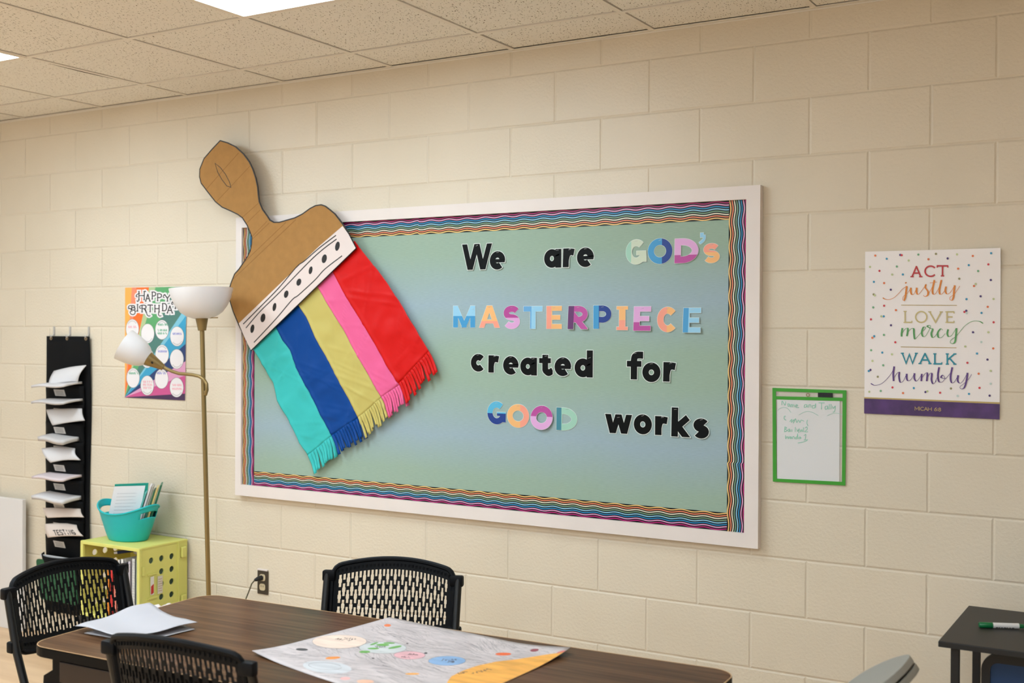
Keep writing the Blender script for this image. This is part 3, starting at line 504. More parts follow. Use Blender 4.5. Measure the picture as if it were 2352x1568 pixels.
def border(name, P, Q, wdir, wd, y, jumps, label):
    """P -> Q is the edge where the yellow stripe runs; wdir points to the magenta side"""
    P = Vector((P[0], 0, P[1])); Q = Vector((Q[0], 0, Q[1])); Ln = (Q - P).length; d = (Q - P) / Ln; w = Vector((wdir[0], 0, wdir[1]))
    nu = int(Ln / .006); nb = 17; pit = wd / 8.15
    ed = [0.0]
    for k in range(8): ed += [pit * (k + .30), pit * (k + .82)]
    ed += [wd]
    q = MB()
    def fn(u, v):
        s = u * Ln; k = round(v * nb); ph = sum(j[1] for j in jumps if s > j[0])
        a = ed[k]
        if 0 < k < nb: a = min(max(a + .0028 * math.sin(2 * PI * s / .090 + ph), 0), wd)
        p = P + d * s + w * a; return (p.x, y, p.z)
    q.grid(fn, nu, nb, lambda i, j: STR[(j - 1) // 2] if j % 2 == 1 else M_blk)
    o = q.build(name, board)
    if label: o['label'] = label
    sm = o.modifiers.new('thick', 'SOLIDIFY'); sm.thickness = .0005; sm.offset = 0
border('border_strip', (IX0, IZ0), (IX0, IZ1), (1, 0), .070, -.0172, [(.5, 1.2)], None)
border('border_strip', (3.979, IZ0), (3.979, IZ1), (1, 0), IX1 - 3.979, -.0172, [(.25, 2.0)], None)
border('border_strip', (1.679, .960), (3.979, .960), (0, -1), .066, -.0164, [(1.28, .9)], None)
border('border_strip', (1.679, 2.021), (3.979, 2.021), (0, 1), .069, -.0164, [(.93, 1.6)], None)

# ------------------------------------------------------------------ die cut letters
M_lblk = mat('letter_black', (5, 7, 8), .45, .15); M_lwht = mat('letter_white_edge', (226, 232, 226), .4); M_staple = mat('staple_steel', (200, 200, 196), .3, metal=.8)
COL = {k: mat('letter_' + k, c, .4) for k, c in {'mint': (160, 206, 184), 'cream': (204, 214, 190), 'blue': (62, 152, 204), 'navy': (12, 56, 138), 'lilac': (222, 164, 212), 'magenta': (182, 66, 148), 'sky': (148, 202, 230),
       'coral': (246, 158, 134), 'orange': (246, 184, 118), 'plum': (92, 26, 96), 'steel': (100, 164, 212), 'teal': (62, 134, 152), 'aqua': (84, 180, 216)}.items()}
ORD = ['first', 'second', 'third', 'fourth', 'fifth', 'sixth', 'seventh', 'eighth', 'ninth', 'tenth', 'eleventh']
WORDS = [('We', [None] * 2), ('are', [None] * 3),
         ("GOD's", [('v', .27, 'mint', 'cream'), ('v', .58, 'blue', 'navy'), ('h', .33, 'magenta', 'lilac'), ('v', 9, 'sky', 'sky'), ('h', .55, 'orange', 'coral')]),
         ('MASTERPIECE', [('h', .53, 'blue', 'sky'), ('h', .30, 'coral', 'orange'), ('h', .48, 'lilac', 'magenta'), ('v', .42, 'steel', 'sky'), ('v', .32, 'coral', 'orange'), ('v', .29, 'plum', 'magenta'), ('v', .30, 'blue', 'navy'), ('h', .42, 'coral', 'orange'), ('h', .35, 'magenta', 'lilac'), ('v', .49, 'coral', 'orange'), ('v', .30, 'blue', 'sky')]),
         ('created', [None] * 7), ('for', [None] * 3),
         ('GOOD', [('h', .48, 'navy', 'aqua'), ('v', .6, 'orange', 'coral'), ('h', .55, 'lilac', 'magenta'), ('v', .24, 'teal', 'mint')]), ('works', [None] * 5)]
li = 0; rl = random.Random(11)
for word, cols in WORDS:
    for k, ch in enumerate(word):
        c_, xa, xb, za, zb = LET[li]; li += 1
        two = cols[k]; Wd = xb - xa; H = zb - za
        hw = .0134 if two is None else (.0125 if word != "GOD's" else .0122)
        if ch == "'": hw = .0085
        if ch == 's' and two: hw = .0098
        lift = rl.choice((0, 0, .001, .003)) + (.006 if (word, k) in (('MASTERPIECE', 8), ('MASTERPIECE', 5), ('GOOD', 2), ('MASTERPIECE', 10)) else 0)
        yf = lambda x, z, h: (xa + x, -.0160 - h - lift * max(0, 1 - z / H), za + z)
        st = glyph(ch, Wd, H, hw); q = MB()
        base = .0 if two else .0
        n = 0
        for gi, s in enumerate(st):
            for p in polys([s], (0, Wd, 0, H), .0022 if two is None else .0012):
                q.prism(p, yf, .0010 + .00006 * gi, M_lwht if two is None else (COL[two[2]] if False else M_lwht))
        for gi, s in enumerate(st):
            for p in polys([s], (0, Wd, 0, H), -.0004 if two is None else 0):
                if two is None: q.prism(p, yf, .0015 + .00008 * gi, M_lblk)
                else:
                    lim = two[1] * (Wd if two[0] == 'v' else H); a = (1, 0) if two[0] == 'v' else (0, 1)
                    for sg, m in ((-1, COL[two[2]]), (1, COL[two[3]])):
                        r = clip(p, sg * a[0], sg * a[1], sg * lim)
                        if len(r) >= 3: q.prism(r, yf, .0015 + .00008 * gi, m)
        o = q.build('paper_letter')
        if two is None: desc = 'black white-edged paper letter %s' % ch
        elif two[2] == two[3]: desc = 'pale blue paper apostrophe'
        else: desc = 'two-tone %s and %s paper letter %s' % (two[2], two[3], ch)
        tag(o, '%s, %s character of the word %s on the board' % (desc, ORD[k], word), 'letter', 'cut-out letters on the bulletin board')
        # staple near the top of the letter
        if ch != "'":
            sx = {'d': Wd * .82, 'k': Wd * .2, 'a': Wd * .78, 'h': Wd * .3}.get(ch, Wd * .5); sz = H * .93 if ch not in 'd' else H * .72
            if ch == 'M' or ch == 'w': sx = Wd * .9 if ch == 'M' else Wd * .5; sz = H * .84
            an = .18 + .25 * (rl.random() - .4); q = MB(); y_ = -.0182 - lift * (1 - sz / H)
            dx, dz = .0055 * math.cos(an), .0055 * math.sin(an)
            q.tube([(xa + sx - dx, y_, za + sz - dz), (xa + sx + dx, y_, za + sz + dz)], .0006, M_staple, 6); s_ = MB()
            q.build('staple', o, world=False)

# ------------------------------------------------------------------ paintbrush decoration
M_card = mat('brown_cardboard', (172, 125, 66), .8, var=.14, vscale=30, stretch=(1, 1, 1), bump=.0006, bscale=300)
M_crease = mat('cardboard_crease', (150, 104, 52), .85); M_ink = mat('black_marker', (24, 22, 22), .5); M_band = mat('white_butcher_paper', (232, 216, 210), .6, var=.05)
brush = thing('paintbrush_decoration', (1.95, 0, 1.5), 'giant cardboard paintbrush with rainbow plastic bristles pinned over left end of the board', 'wall decoration')
by = lambda z: -.044 - .024 * (z - 1.5) / .9
hy = lambda x, z, h: (x, by(z) - h, z)
q = MB(); q.prism(HANDLE, hy, .004, M_card, mat('cardboard_edge', (150, 112, 66), .9))
for p in polys([(HANDLE[28:] + HANDLE[:29], .0026, False, 0)]): q.prism(p, hy, .0047, M_ink)
for p in polys([(EYE, .0014, True, 0)]): q.prism(p, hy, .0046, M_ink)
for l in CREASES:
    for p in polys([(l, .0016, False, 0)]): q.prism(p, hy, .0043, M_crease)
q.build('handle', brush)
q = MB(); q.prism(BAND, lambda x, z, h: (x, by(z) - .0042 - h, z), .0008, M_band)
bl = lambda x, z, h: (x, by(z) - .005 - h, z)
for l in BLINES:
    for p in polys([(smooth_line(l), .0023, False, .003)]): q.prism(p, bl, .0004, M_ink)
for k, (x, z) in enumerate(DOTS):
    q.prism([(x + (.0125 + .002 * math.sin(k * 2.3)) * math.cos(t) + .004 * math.sin(t), z + (.018 + .002 * math.cos(k)) * math.sin(t)) for t in [2 * PI * i / 20 for i in range(20)]], bl, .0004, M_ink)
q.build('ferrule_band', brush)
def resample(pl, n):
    d = [0.0]
    for a, b in zip(pl, pl[1:]): d.append(d[-1] + math.hypot(b[0] - a[0], b[1] - a[1]))
    out = []
    for i in range(n + 1):
        s = d[-1] * i / n; k = 0
        while k < len(d) - 2 and d[k + 1] < s: k += 1
        t = (s - d[k]) / (d[k + 1] - d[k]); out.append((pl[k][0] + (pl[k + 1][0] - pl[k][0]) * t, pl[k][1] + (pl[k + 1][1] - pl[k][1]) * t))
    return out
from mathutils import noise as MN
def bristle(key, L, R, rgb, yb, seed, ncut, label):
    m = mat('plastic_' + key, rgb, .42, .18, var=.03)
    ext = lambda P_: [(P_[0][0] - (P_[1][0] - P_[0][0]) * .028 / math.hypot(P_[1][0] - P_[0][0], P_[1][1] - P_[0][1]), P_[0][1] - (P_[1][1] - P_[0][1]) * .028 / math.hypot(P_[1][0] - P_[0][0], P_[1][1] - P_[0][1]))] + list(P_)
    L = ext(L); R = ext(R)
    if key != 'red': R = [(x + .007, z + .006) for x, z in R]
    NV = 72; NU = 36; Lp = resample(L, NV); Rp = resample(R, NV); r = random.Random(seed)
    folds = [(r.uniform(.1, .9), r.uniform(-.5, .5), r.uniform(.002, .005), r.uniform(.02, .05)) for _ in range(4)] + [(r.uniform(.15, .9), r.uniform(-1.2, 1.2), r.uniform(.0018, .0040), r.uniform(.005, .009)) for _ in range(11)]
    cut = int(NV * .865); per = NU / ncut
    lens = [r.uniform(.80, 1.04) for _ in range(ncut + 1)]; shift = [r.uniform(-.006, .006) for _ in range(ncut + 1)]; lz = [r.uniform(0, .012) for _ in range(ncut + 1)]
    def fn(u, v):
        j = v * NV; jj = min(int(j), NV - 1); t = j - jj
        a = [Lp[jj][d] + (Lp[jj + 1][d] - Lp[jj][d]) * t for d in (0, 1)]; b = [Rp[jj][d] + (Rp[jj + 1][d] - Rp[jj][d]) * t for d in (0, 1)]
        x = a[0] + (b[0] - a[0]) * u; z = a[1] + (b[1] - a[1]) * u
        y = yb + .0045 * (MN.noise(Vector((x * 9 + seed, z * 9, seed))) + .5 * MN.noise(Vector((x * 22, z * 22, seed + 3)))) * min(1, v * 6)
        for c, sl, am, wd in folds:
            e = (v - c - sl * (u - .5) * .3) / wd; y -= am * math.exp(-e * e) * (.4 + .6 * math.sin(u * 5 + c * 20) ** 2)
        y -= .0035 * math.exp(-((u - .03) / .05) ** 2)
        if key != 'red': y += .012 * max(0, (u - .84) / .16) ** 2
        y = min(y, -.0185)
        return [x, y, z]
    def top(u, v): return fn(u, v * cut / NV)
    q = MB(); q.grid(top, NU, cut, m)
    for c in range(ncut):
        ua = (c + .01) / ncut; ub = (c + .95 + .05 * r.random()) / ncut; ln = lens[c]
        if c == ncut - 1: ub = 1; ln = 1
        if c == 0: ua = 0; ln = 1
        def fr(u, v, ua=ua, ub=ub, ln=ln, c=c):
            vv = cut / NV + (1 - cut / NV) * v * ln
            p = fn(ua + (ub - ua) * u, min(vv, 1.0))
            if vv > 1:
                e = fn(ua + (ub - ua) * u, 1.0); f = fn(ua + (ub - ua) * u, .98); p = [e[k] + (e[k] - f[k]) * (vv - 1) / .02 for k in range(3)]
            p[0] += shift[c] * v * .8; p[1] -= lz[c] * v * v + .004 * math.sin(u * PI) * v; p[1] = min(p[1], -.019)
            return p
        q.grid(fr, 3, 8, m)
    o = q.build('bristle_strip', brush, smooth=True); o['label'] = label
    s = o.modifiers.new('film', 'SOLIDIFY'); s.thickness = .0006; s.offset = 0
bristle('teal', *ST_teal, (62, 190, 186), -.034, 1, 9, 'teal plastic bristle strip')
bristle('navy', *ST_blue, (0, 66, 142), -.036, 2, 11, 'deep blue plastic bristle strip')
bristle('yellow', *ST_yellow, (200, 184, 104), -.038, 3, 12, 'pale yellow plastic bristle strip')
bristle('pink', *ST_pink, (236, 100, 150), -.040, 4, 9, 'pink plastic bristle strip')
bristle('red', *ST_red, (214, 20, 18), -.042, 5, 13, 'red plastic bristle strip')

# ------------------------------------------------------------------ verse poster
M_pw = mat('poster_white', (246, 238, 235), .35, var=.03)
poster = thing('verse_poster', (4.677, 0, 1.339), 'white confetti-dotted verse poster with purple foot band, right of the bulletin board', 'poster')
pm = quadmap([(100, 131), (1211, 100), (1201, 1500), (92.6, 1456)], [(4.462, 1.891), (4.893, 1.889), (4.893, 1.337), (4.463, 1.339)])
def curl(x, z):
    d = math.hypot(4.893 - x, 1.889 - z); return .010 * max(0, 1 - d / .16) ** 2
def pq(h0): return lambda x, y, h: (pm(x, y)[0], -.0045 - h0 - h - curl(*pm(x, y)), pm(x, y)[1])
PS = MB()
for off in (.004, .0032): PS.grid(lambda u, v: (lambda p: (p[0], -off - curl(*p), p[1]))(pm(*[100 + 1111 * u - (7 + 3 * u) * v, 131 - 31 * u + (1325 + 75 * u) * v])), 16, 16, M_pw)
M_pur = mat('poster_purple', (78, 44, 104), .4, var=.75, vscale=18); M_gold = mat('poster_gold', (192, 164, 100), .4)
def foot(y, x): return y + 38 * (x - 93) / 1110
q = MB()
q.prism([(93, foot(1332, 93)), (1203, foot(1336, 1203)), (1201, 1500), (92.6, 1456)], pq(.0006), .0003, M_pur)
q.prism([(93, foot(1322, 93)), (1203, foot(1322, 1203)), (1203, foot(1336, 1203)), (93, foot(1333, 93))], pq(.0007), .0003, M_gold)
q.build('foot_band', poster)
def word(name, strokes, m, parent, mp, lab=None):
    q = MB()
    for p in polys(strokes): q.prism(p, mp, .0003, m)
    o = q.build(name, parent)
    if lab: o['label'] = lab
def block(letters, hw, ser):
    s = []
    for ch, x0, x1, yt, yb in letters: s += skel(ch, x0 + 3, x1 - 3, yb - 4, yt + 4, hw, ser)
    return s
TX = pq(.0008)
word('lettering', block([('A', 496, 574, 248, 339), ('C', 603, 692, 244, 336), ('T', 703, 795, 242, 332)], 6.5, 14), mat('ink_red', (190, 42, 46), .4), poster, TX, 'red ACT')
word('lettering', block([('L', 438, 500, 615, 713), ('O', 526, 624, 616, 713), ('V', 642, 742, 618, 712), ('E', 782, 844, 618, 712)], 5.5, 13), mat('ink_sand', (204, 186, 128), .4), poster, TX, 'sand LOVE')
word('lettering', block([('W', 415, 538, 958, 1048), ('A', 562, 650, 960, 1050), ('L', 684, 746, 962, 1052), ('K', 785, 852, 962, 1054)], 6.5, 13), mat('ink_teal', (30, 140, 160), .4), poster, TX, 'teal WALK')
word('lettering', [hand(p, 1.7, 7.5) for p in [[(252, 508), (275, 520), (310, 522), (350, 505), (390, 468), (420, 435), (455, 412)], [(455, 412), (450, 450), (443, 500), (432, 530), (420, 520), (428, 495), (460, 470), (487, 430)], [(490, 425), (488, 455), (497, 480), (515, 475), (538, 425)], [(538, 425), (536, 460), (548, 480), (570, 460)], [(570, 460), (600, 420), (612, 400), (610, 425), (630, 455), (628, 485), (605, 497), (592, 485)], [(630, 480), (660, 430), (685, 362)], [(683, 362), (668, 440), (672, 475), (690, 475), (712, 440)], [(645, 386), (705, 378)], [(712, 440), (738, 385), (742, 360)], [(740, 362), (724, 440), (728, 475), (745, 475), (765, 450)], [(778, 415), (772, 450), (785, 475), (810, 465), (842, 415)], [(848, 405), (842, 450), (838, 500), (825, 527), (808, 520), (812, 500), (845, 475), (888, 410)], [(446, 380), (449, 390)]]], mat('ink_orange', (226, 132, 34), .4), poster, TX, 'orange script justly')
word('lettering', [hand(p, 1.7, 7.5) for p in [[(418, 755), (412, 800), (412, 825)], [(415, 800), (440, 765), (462, 757), (462, 790), (456, 822)], [(460, 795), (490, 762), (512, 762), (515, 800), (522, 845), (545, 825), (575, 790)], [(575, 790), (605, 765), (610, 748), (592, 750), (580, 790), (588, 822), (610, 820), (635, 780)], [(635, 780), (652, 740), (638, 733), (625, 742), (650, 757), (668, 765), (658, 800), (668, 832), (690, 820), (712, 785)], [(752, 772), (735, 760), (712, 790), (715, 828), (740, 832), (770, 800)], [(795, 765), (788, 800), (800, 825), (825, 812), (855, 762)], [(862, 755), (858, 810), (850, 865), (830, 882), (812, 872), (820, 850), (855, 825), (880, 795), (930, 735), (985, 700), (1040, 698), (1072, 715)]]], mat('ink_green', (84, 156, 84), .4), poster, TX, 'green script mercy')
word('lettering', [hand(p, 1.7, 7.5) for p in [[(150, 1210), (185, 1225), (240, 1212), (290, 1170), (330, 1120), (350, 1072)], [(350, 1070), (342, 1130), (345, 1190)], [(345, 1170), (370, 1130), (392, 1118), (390, 1150), (400, 1198), (425, 1190), (450, 1140)], [(455, 1130), (455, 1170), (470, 1188), (495, 1170), (520, 1125)], [(520, 1125), (518, 1165), (535, 1190), (560, 1165), (580, 1130)], [(580, 1130), (576, 1190)], [(578, 1170), (605, 1130), (625, 1125), (621, 1190)], [(622, 1170), (645, 1130), (662, 1128), (660, 1180), (675, 1212), (700, 1185)], [(690, 1195), (718, 1130), (724, 1075)], [(722, 1075), (712, 1140), (720, 1192), (748, 1195), (768, 1165), (752, 1140), (738, 1160), (775, 1170)], [(775, 1170), (818, 1115), (828, 1075)], [(828, 1075), (815, 1150), (820, 1195), (840, 1200), (872, 1150)], [(875, 1140), (872, 1185), (890, 1205), (915, 1185), (948, 1125)], [(950, 1120), (942, 1185), (925, 1240), (900, 1252), (890, 1235), (920, 1210), (960, 1170), (982, 1132)]]], mat('ink_purple', (92, 56, 128), .4), poster, TX, 'purple script humbly')
for a, b in (((408, 568), (865, 569)), ((405, 910), (862, 915))):
    for p in polys([([a, b], 2.6, False, 0)]): PS.prism(p, TX, .0002, M_gold)
s = []
for k, (ch, x0, x1) in enumerate([('M', 524, 554), ('I', 557, 567), ('C', 571, 596), ('A', 600, 628), ('H', 633, 660), ('6', 684, 703), (':', 706, 714), ('8', 718, 736)]): s += skel(ch, x0, x1, 1428 + k, 1400 + k * 1.2, 2.2)
word('lettering', s, M_gold, poster, pq(.0012), 'gold MICAH 6:8')
dots = {'o': (232, 120, 66), 'b': (52, 150, 190), 'p': (70, 44, 112), 'r': (212, 58, 70), 'g': (120, 176, 130), 'l': (196, 204, 150), 'k': (150, 142, 96), 'm': (196, 214, 206)}
for c, x, y in [('o', 188, 163), ('b', 286, 189), ('p', 400, 157), ('r', 412, 159), ('g', 551, 154), ('l', 471, 203), ('k', 695, 148), ('o', 634, 192), ('p', 790, 185), ('l', 866, 152), ('o', 992, 165), ('b', 1137, 143), ('l', 143, 256), ('r', 224, 288), ('g', 371, 252), ('l', 332, 318), ('b', 422, 317), ('b', 176, 378), ('o', 264, 388), ('p', 320, 442), ('k', 174, 481), ('l', 184, 489), ('b', 960, 240), ('r', 1115, 234), ('o', 875, 269), ('g', 1034, 288), ('k', 884, 351), ('p', 1133, 361), ('o', 1001, 410), ('l', 1014, 394), ('p', 1053, 494), ('b', 942, 518), ('l', 1154, 516), ('g', 171, 587), ('r', 264, 573), ('o', 364, 609), ('l', 240, 660), ('b', 261, 660), ('r', 151, 685), ('p', 322, 733), ('g', 262, 812), ('o', 163, 836), ('b', 179, 823), ('r', 359, 872), ('r', 925, 622), ('p', 940, 612), ('m', 943, 632), ('b', 1060, 630), ('o', 1109, 580), ('r', 1155, 706), ('p', 993, 788), ('l', 1114, 788), ('m', 1059, 868), ('l', 932, 905), ('o', 1152, 920), ('g', 153, 938), ('b', 248, 957), ('l', 331, 971), ('b', 1025, 962), ('p', 1107, 1011), ('r', 949, 1038), ('l', 164, 1025), ('g', 256, 1061), ('b', 132, 1108), ('p', 147, 1099), ('k', 210, 1155), ('o', 1038, 1127), ('l', 1132, 1103), ('m', 1132, 1209), ('r', 335, 1242), ('g', 235, 1271), ('l', 137, 1278), ('o', 424, 1288), ('b', 514, 1247), ('p', 610, 1279), ('l', 626, 1273), ('r', 730, 1284), ('k', 818, 1249), ('m', 872, 1310), ('b', 962, 1293), ('r', 1045, 1243), ('p', 1124, 1306)]:
    PS.prism([(x + 9.2 * math.cos(t), y + 9.2 * math.sin(t)) for t in [2 * PI * i / 14 for i in range(14)]], TX, .0002, mat('confetti_' + c, dots[c], .4))
PS.build('sheet', poster)

# ------------------------------------------------------------------ green edged dry-erase pocket
M_grn = mat('green_tape', (58, 156, 38), .45); M_gp = mat('paper_grey_white', (236, 233, 233), .5)
pk = thing('dry_erase_pocket', (4.272, 0, 1.084), 'green-edged dry-erase pocket with handwritten list between the board and the poster', 'dry erase pocket')
gm = quadmap([(160, 113), (1175, 150), (1168, 1470), (158, 1405)], [(4.141, 1.417), (4.402, 1.416), (4.401, 1.088), (4.145, 1.084)])
def gq(h0): return lambda x, y, h: (gm(x, y)[0], -.0032 - h0 - h, gm(x, y)[1])
sl = lambda x: (x - 160) * .042
q = MB()
for a in ([(160, 113), (1175, 150), (1173, 196), (208, 160)], [(160, 113), (208, 113), (212, 1405), (158, 1405)], [(1126, 150), (1175, 150), (1168, 1470), (1122, 1466)], [(158, 1362), (1168, 1420), (1168, 1470), (158, 1405)]):
    q.prism(a, gq(.0010), .0014, M_grn)
q.build('edging', pk)
q = MB(); q.prism([(208, 228), (1126, 252), (1126, 298), (208, 272)], gq(.0012), .0010, M_grn); q.build('divider_strip', pk)
q = MB(); q.prism([(225, 262), (1086, 285), (1084, 1420), (218, 1375)], gq(.0002), .0005, M_gp); q.build('paper_insert', pk)
mclear = mat('clear_vinyl', (236, 236, 232), .22, .5, alpha=.14)
q = MB(); q.prism([(190, 140), (1150, 170), (1145, 1445), (185, 1385)], gq(.0008), .0002, mclear); q.build('clear_sleeve', pk)
q = MB(); q.prism([(795, 180), (992, 186), (992, 248), (795, 242)], gq(.0012), .0030, mat('black_elastic', (28, 28, 30), .7)); q.build('pen_loop', pk)
q = MB()
for p in polys([(arc(655, 212, 21, 21, 0, 345, 18), 4.5, True, 0)]): q.prism(p, gq(.001), .0015, mat('brass_ring', (150, 130, 100), .35, metal=.9))
q.build('eyelet', pk)
M_gw = mat('green_dry_ink', (150, 204, 180), .5); M_gl = mat('pale_green_ink', (172, 206, 190), .5)
hs = [[(290, 350), (298, 295), (335, 352), (346, 300)], [(398, 340), (375, 335), (380, 368), (400, 355), (403, 340), (410, 376)], [(422, 382), (424, 345), (442, 350), (444, 376), (447, 350), (464, 352), (467, 380)], [(482, 370), (512, 362), (500, 345), (484, 362), (492, 385), (532, 386)],
      [(640, 348), (610, 350), (605, 382), (635, 375), (642, 350), (650, 386)], [(667, 386), (667, 350), (692, 350), (697, 388)], [(750, 360), (720, 360), (718, 392), (748, 388), (758, 335), (758, 394)], [(800, 320), (885, 323)], [(842, 320), (840, 415)], [(920, 365), (890, 375), (895, 412), (920, 400), (925, 370), (932, 412)], [(948, 340), (946, 412)], [(970, 340), (968, 412)], [(990, 365), (1000, 400), (1026, 368), (1018, 440), (995, 452)]]
hs2 = [[(345, 505), (325, 508), (322, 540), (350, 560)], [(400, 580), (430, 550), (425, 588), (460, 555), (455, 600), (482, 540), (500, 592), (522, 560), (545, 592), (560, 560), (600, 575)], [(648, 555), (640, 600), (655, 640)],
       [(332, 650), (326, 722)], [(332, 650), (357, 665), (335, 685), (366, 702), (328, 722)], [(398, 680), (376, 697), (390, 720), (403, 688), (410, 722)], [(430, 686), (432, 722)], [(480, 655), (477, 722)], [(500, 682), (510, 715), (532, 680), (526, 738)], [(552, 690), (554, 722), (572, 690), (577, 722)], [(592, 660), (590, 725)], [(615, 668), (640, 655), (642, 690), (610, 722), (656, 722)],
       [(340, 770), (345, 815), (365, 785), (380, 815), (392, 780)], [(415, 785), (398, 805), (415, 815), (420, 790), (428, 818)], [(440, 820), (442, 790), (462, 790), (466, 820)], [(500, 790), (478, 805), (495, 820), (512, 750), (514, 822)], [(545, 790), (528, 808), (545, 818), (552, 795), (560, 815)], [(600, 775), (626, 760), (616, 832)], [(598, 834), (656, 832)], [(515, 875), (580, 866), (646, 842)]]
hs3 = [[(230, 430), (270, 395), (330, 385), (380, 405), (418, 455)], [(530, 490), (580, 460), (650, 440), (720, 455), (800, 500)], [(920, 500), (980, 475), (1050, 465), (1120, 490)]]
word('handwriting', [(smooth_line(p), 4.6, False, 0) for p in hs + hs2], M_gw, pk, gq(.0011))
word('handwriting', [(smooth_line(p), 3.2, False, 0) for p in hs3], M_gl, pk, gq(.0011))

# ------------------------------------------------------------------ birthday chart
bd = thing('birthday_poster', (1.004, 0, 1.272), 'colourful ray-striped HAPPY BIRTHDAY poster with white circles, behind the floor lamp', 'poster')
bm_ = quadmap([(226, 184.5), (876, 175), (862.5, 1379), (221, 1347)], [(.791, 1.825), (1.223, 1.823), (1.216, 1.271), (.789, 1.272)])
def bq(h0): return lambda x, y, h: (bm_(x, y)[0], -.0035 - h0 - h, bm_(x, y)[1])
q = MB(); q.prism([(226, 184.5), (876, 175), (862.5, 1379), (221, 1347)], bq(-.001), .001, M_pw)
O_ = (223, 1345)
bnd = [((226, 184.5), (250, 176, 80)), ((300, 183.4), (240, 140, 106)), ((350, 182.7), (246, 112, 30)), ((487, 180.7), (180, 198, 146)), ((555, 179.7), (92, 166, 106)), ((760, 176.7), (76, 124, 114)), ((876, 175), (76, 124, 114)), ((873.7, 385), (124, 192, 212)), ((872.6, 480), (52, 158, 198)), ((869.3, 778), (30, 56, 108)), ((867, 963), (222, 156, 192)), ((865.5, 1113), (204, 82, 140)), ((863.3, 1306), (66, 40, 78)), ((862.5, 1379), None)]
for (a, c), (b, _) in zip(bnd, bnd[1:]): q.prism([O_, a, b], bq(.0001), .0002, mat('ray_%d_%d_%d' % c, c, .35))
q.prism([O_, (862.5, 1379), (221, 1347)], bq(.0001), .0002, mat('ray_66_40_78', (66, 40, 78), .35))
q.build('sheet', bd)
q = MB(); r_ = random.Random(5)
inks = [mat('pen_pink', (236, 176, 186), .5), mat('pen_green', (120, 178, 146), .5), mat('pen_blue', (150, 150, 206), .5), mat('pen_black', (120, 120, 118), .5)]
M_cw = mat('circle_white', (236, 230, 230), .35)
for k, (x, y, ink, rows) in enumerate([(307, 622, 0, [600]), (472, 670, 3, []), (624, 630, 1, [575, 635, 668]), (781, 700, 2, [672]), (312, 880, 0, []), (470, 930, 3, []), (625, 893, 2, [858]), (778, 940, 3, []), (315, 1140, 1, [1090]), (468, 1220, 0, [1180, 1212, 1245]), (620, 1150, 2, [1090]), (777, 1240, 0, [1215, 1255])]):
    q.prism([(x + 71 * math.cos(t), y + 104 * math.sin(t)) for t in [2 * PI * i / 32 for i in range(32)]], bq(.0004), .0002, M_cw)
    for p in polys([(arc(x, y, 71, 104, 0, 350, 32), 1.6, True, 0)]): q.prism(p, bq(.0007), .0001, inks[3])
    for y0 in rows:
        xx = x - 45
        while xx < x + 48:
            w = r_.uniform(8, 16)
            for p in polys([(smooth_line([(xx, y0 + r_.uniform(-8, 8)), (xx + w * .3, y0 - 10), (xx + w * .6, y0 + 10), (xx + w, y0 + r_.uniform(-8, 8))], 3), 2.6, False, 0)]): q.prism(p, bq(.0007), .0001, inks[ink])
            xx += w + (10 if r_.random() < .3 else 1)
    a0 = 40 if k % 2 else 220      # printed month name set round the rim
    for i in range(9):
        a = math.radians(a0 + i * 11.5); p0 = (x + 58 * math.cos(a), y + 86 * math.sin(a))
        for p in polys([([(p0[0] - 4 * math.cos(a), p0[1] - 5 * math.sin(a)), (p0[0] + 4 * math.cos(a), p0[1] + 5 * math.sin(a))], 2.2, False, 0)]): q.prism(p, bq(.0007), .0001, inks[3])
q.build('month_circles', bd)
z3 = lambda x, y: ((280 + x / 10.456 - 240) * 4.6125, (640 + y / 10.456 - 620) * 4.6125)
hb = []
for ch, x0, x1, yt, yb in [('H', 440, 570, 300, 500), ('A', 605, 710, 365, 535), ('P', 765, 845, 315, 485), ('P', 895, 985, 355, 525), ('Y', 1060, 1195, 375, 535), ('B', 265, 345, 640, 745), ('I', 385, 430, 610, 775), ('R', 520, 620, 630, 795), ('T', 660, 770, 625, 790), ('H', 830, 930, 630, 795), ('D', 1015, 1110, 590, 765), ('A', 1125, 1245, 645, 820), ('Y', 1250, 1380, 550, 715)]:
    a = z3(x0, yt); b = z3(x1, yb); hb += skel(ch, a[0], b[0], b[1], a[1], 5.2, 9)
for p in [[(470, 345), (430, 355), (385, 380), (375, 420), (410, 430)], [(570, 320), (590, 290), (612, 310)], [(440, 490), (430, 530), (400, 540), (395, 510)], [(265, 640), (220, 640), (185, 665), (190, 710), (225, 700)], [(330, 750), (350, 800), (320, 850), (260, 850), (225, 810), (240, 770), (280, 780)], [(520, 640), (480, 640), (455, 670), (470, 705), (500, 695)], [(600, 720), (620, 800), (650, 870), (690, 893), (722, 875)], [(925, 790), (915, 850), (940, 890), (985, 880)], [(1070, 385), (1035, 400), (1030, 440), (1060, 450)], [(1265, 560), (1230, 575), (1235, 610), (1260, 605)]]:
    hb.append(([z3(*c) for c in smooth_line(p, 4)], 4.4, False, 0))
q = MB()
for p in polys(hb, None, 15): q.prism(p, bq(.0008), .0003, M_cw)
q.build('lettering_outline', bd)
q = MB()
for p in polys(hb): q.prism(p, bq(.0012), .0002, M_ink)
q.build('lettering', bd)
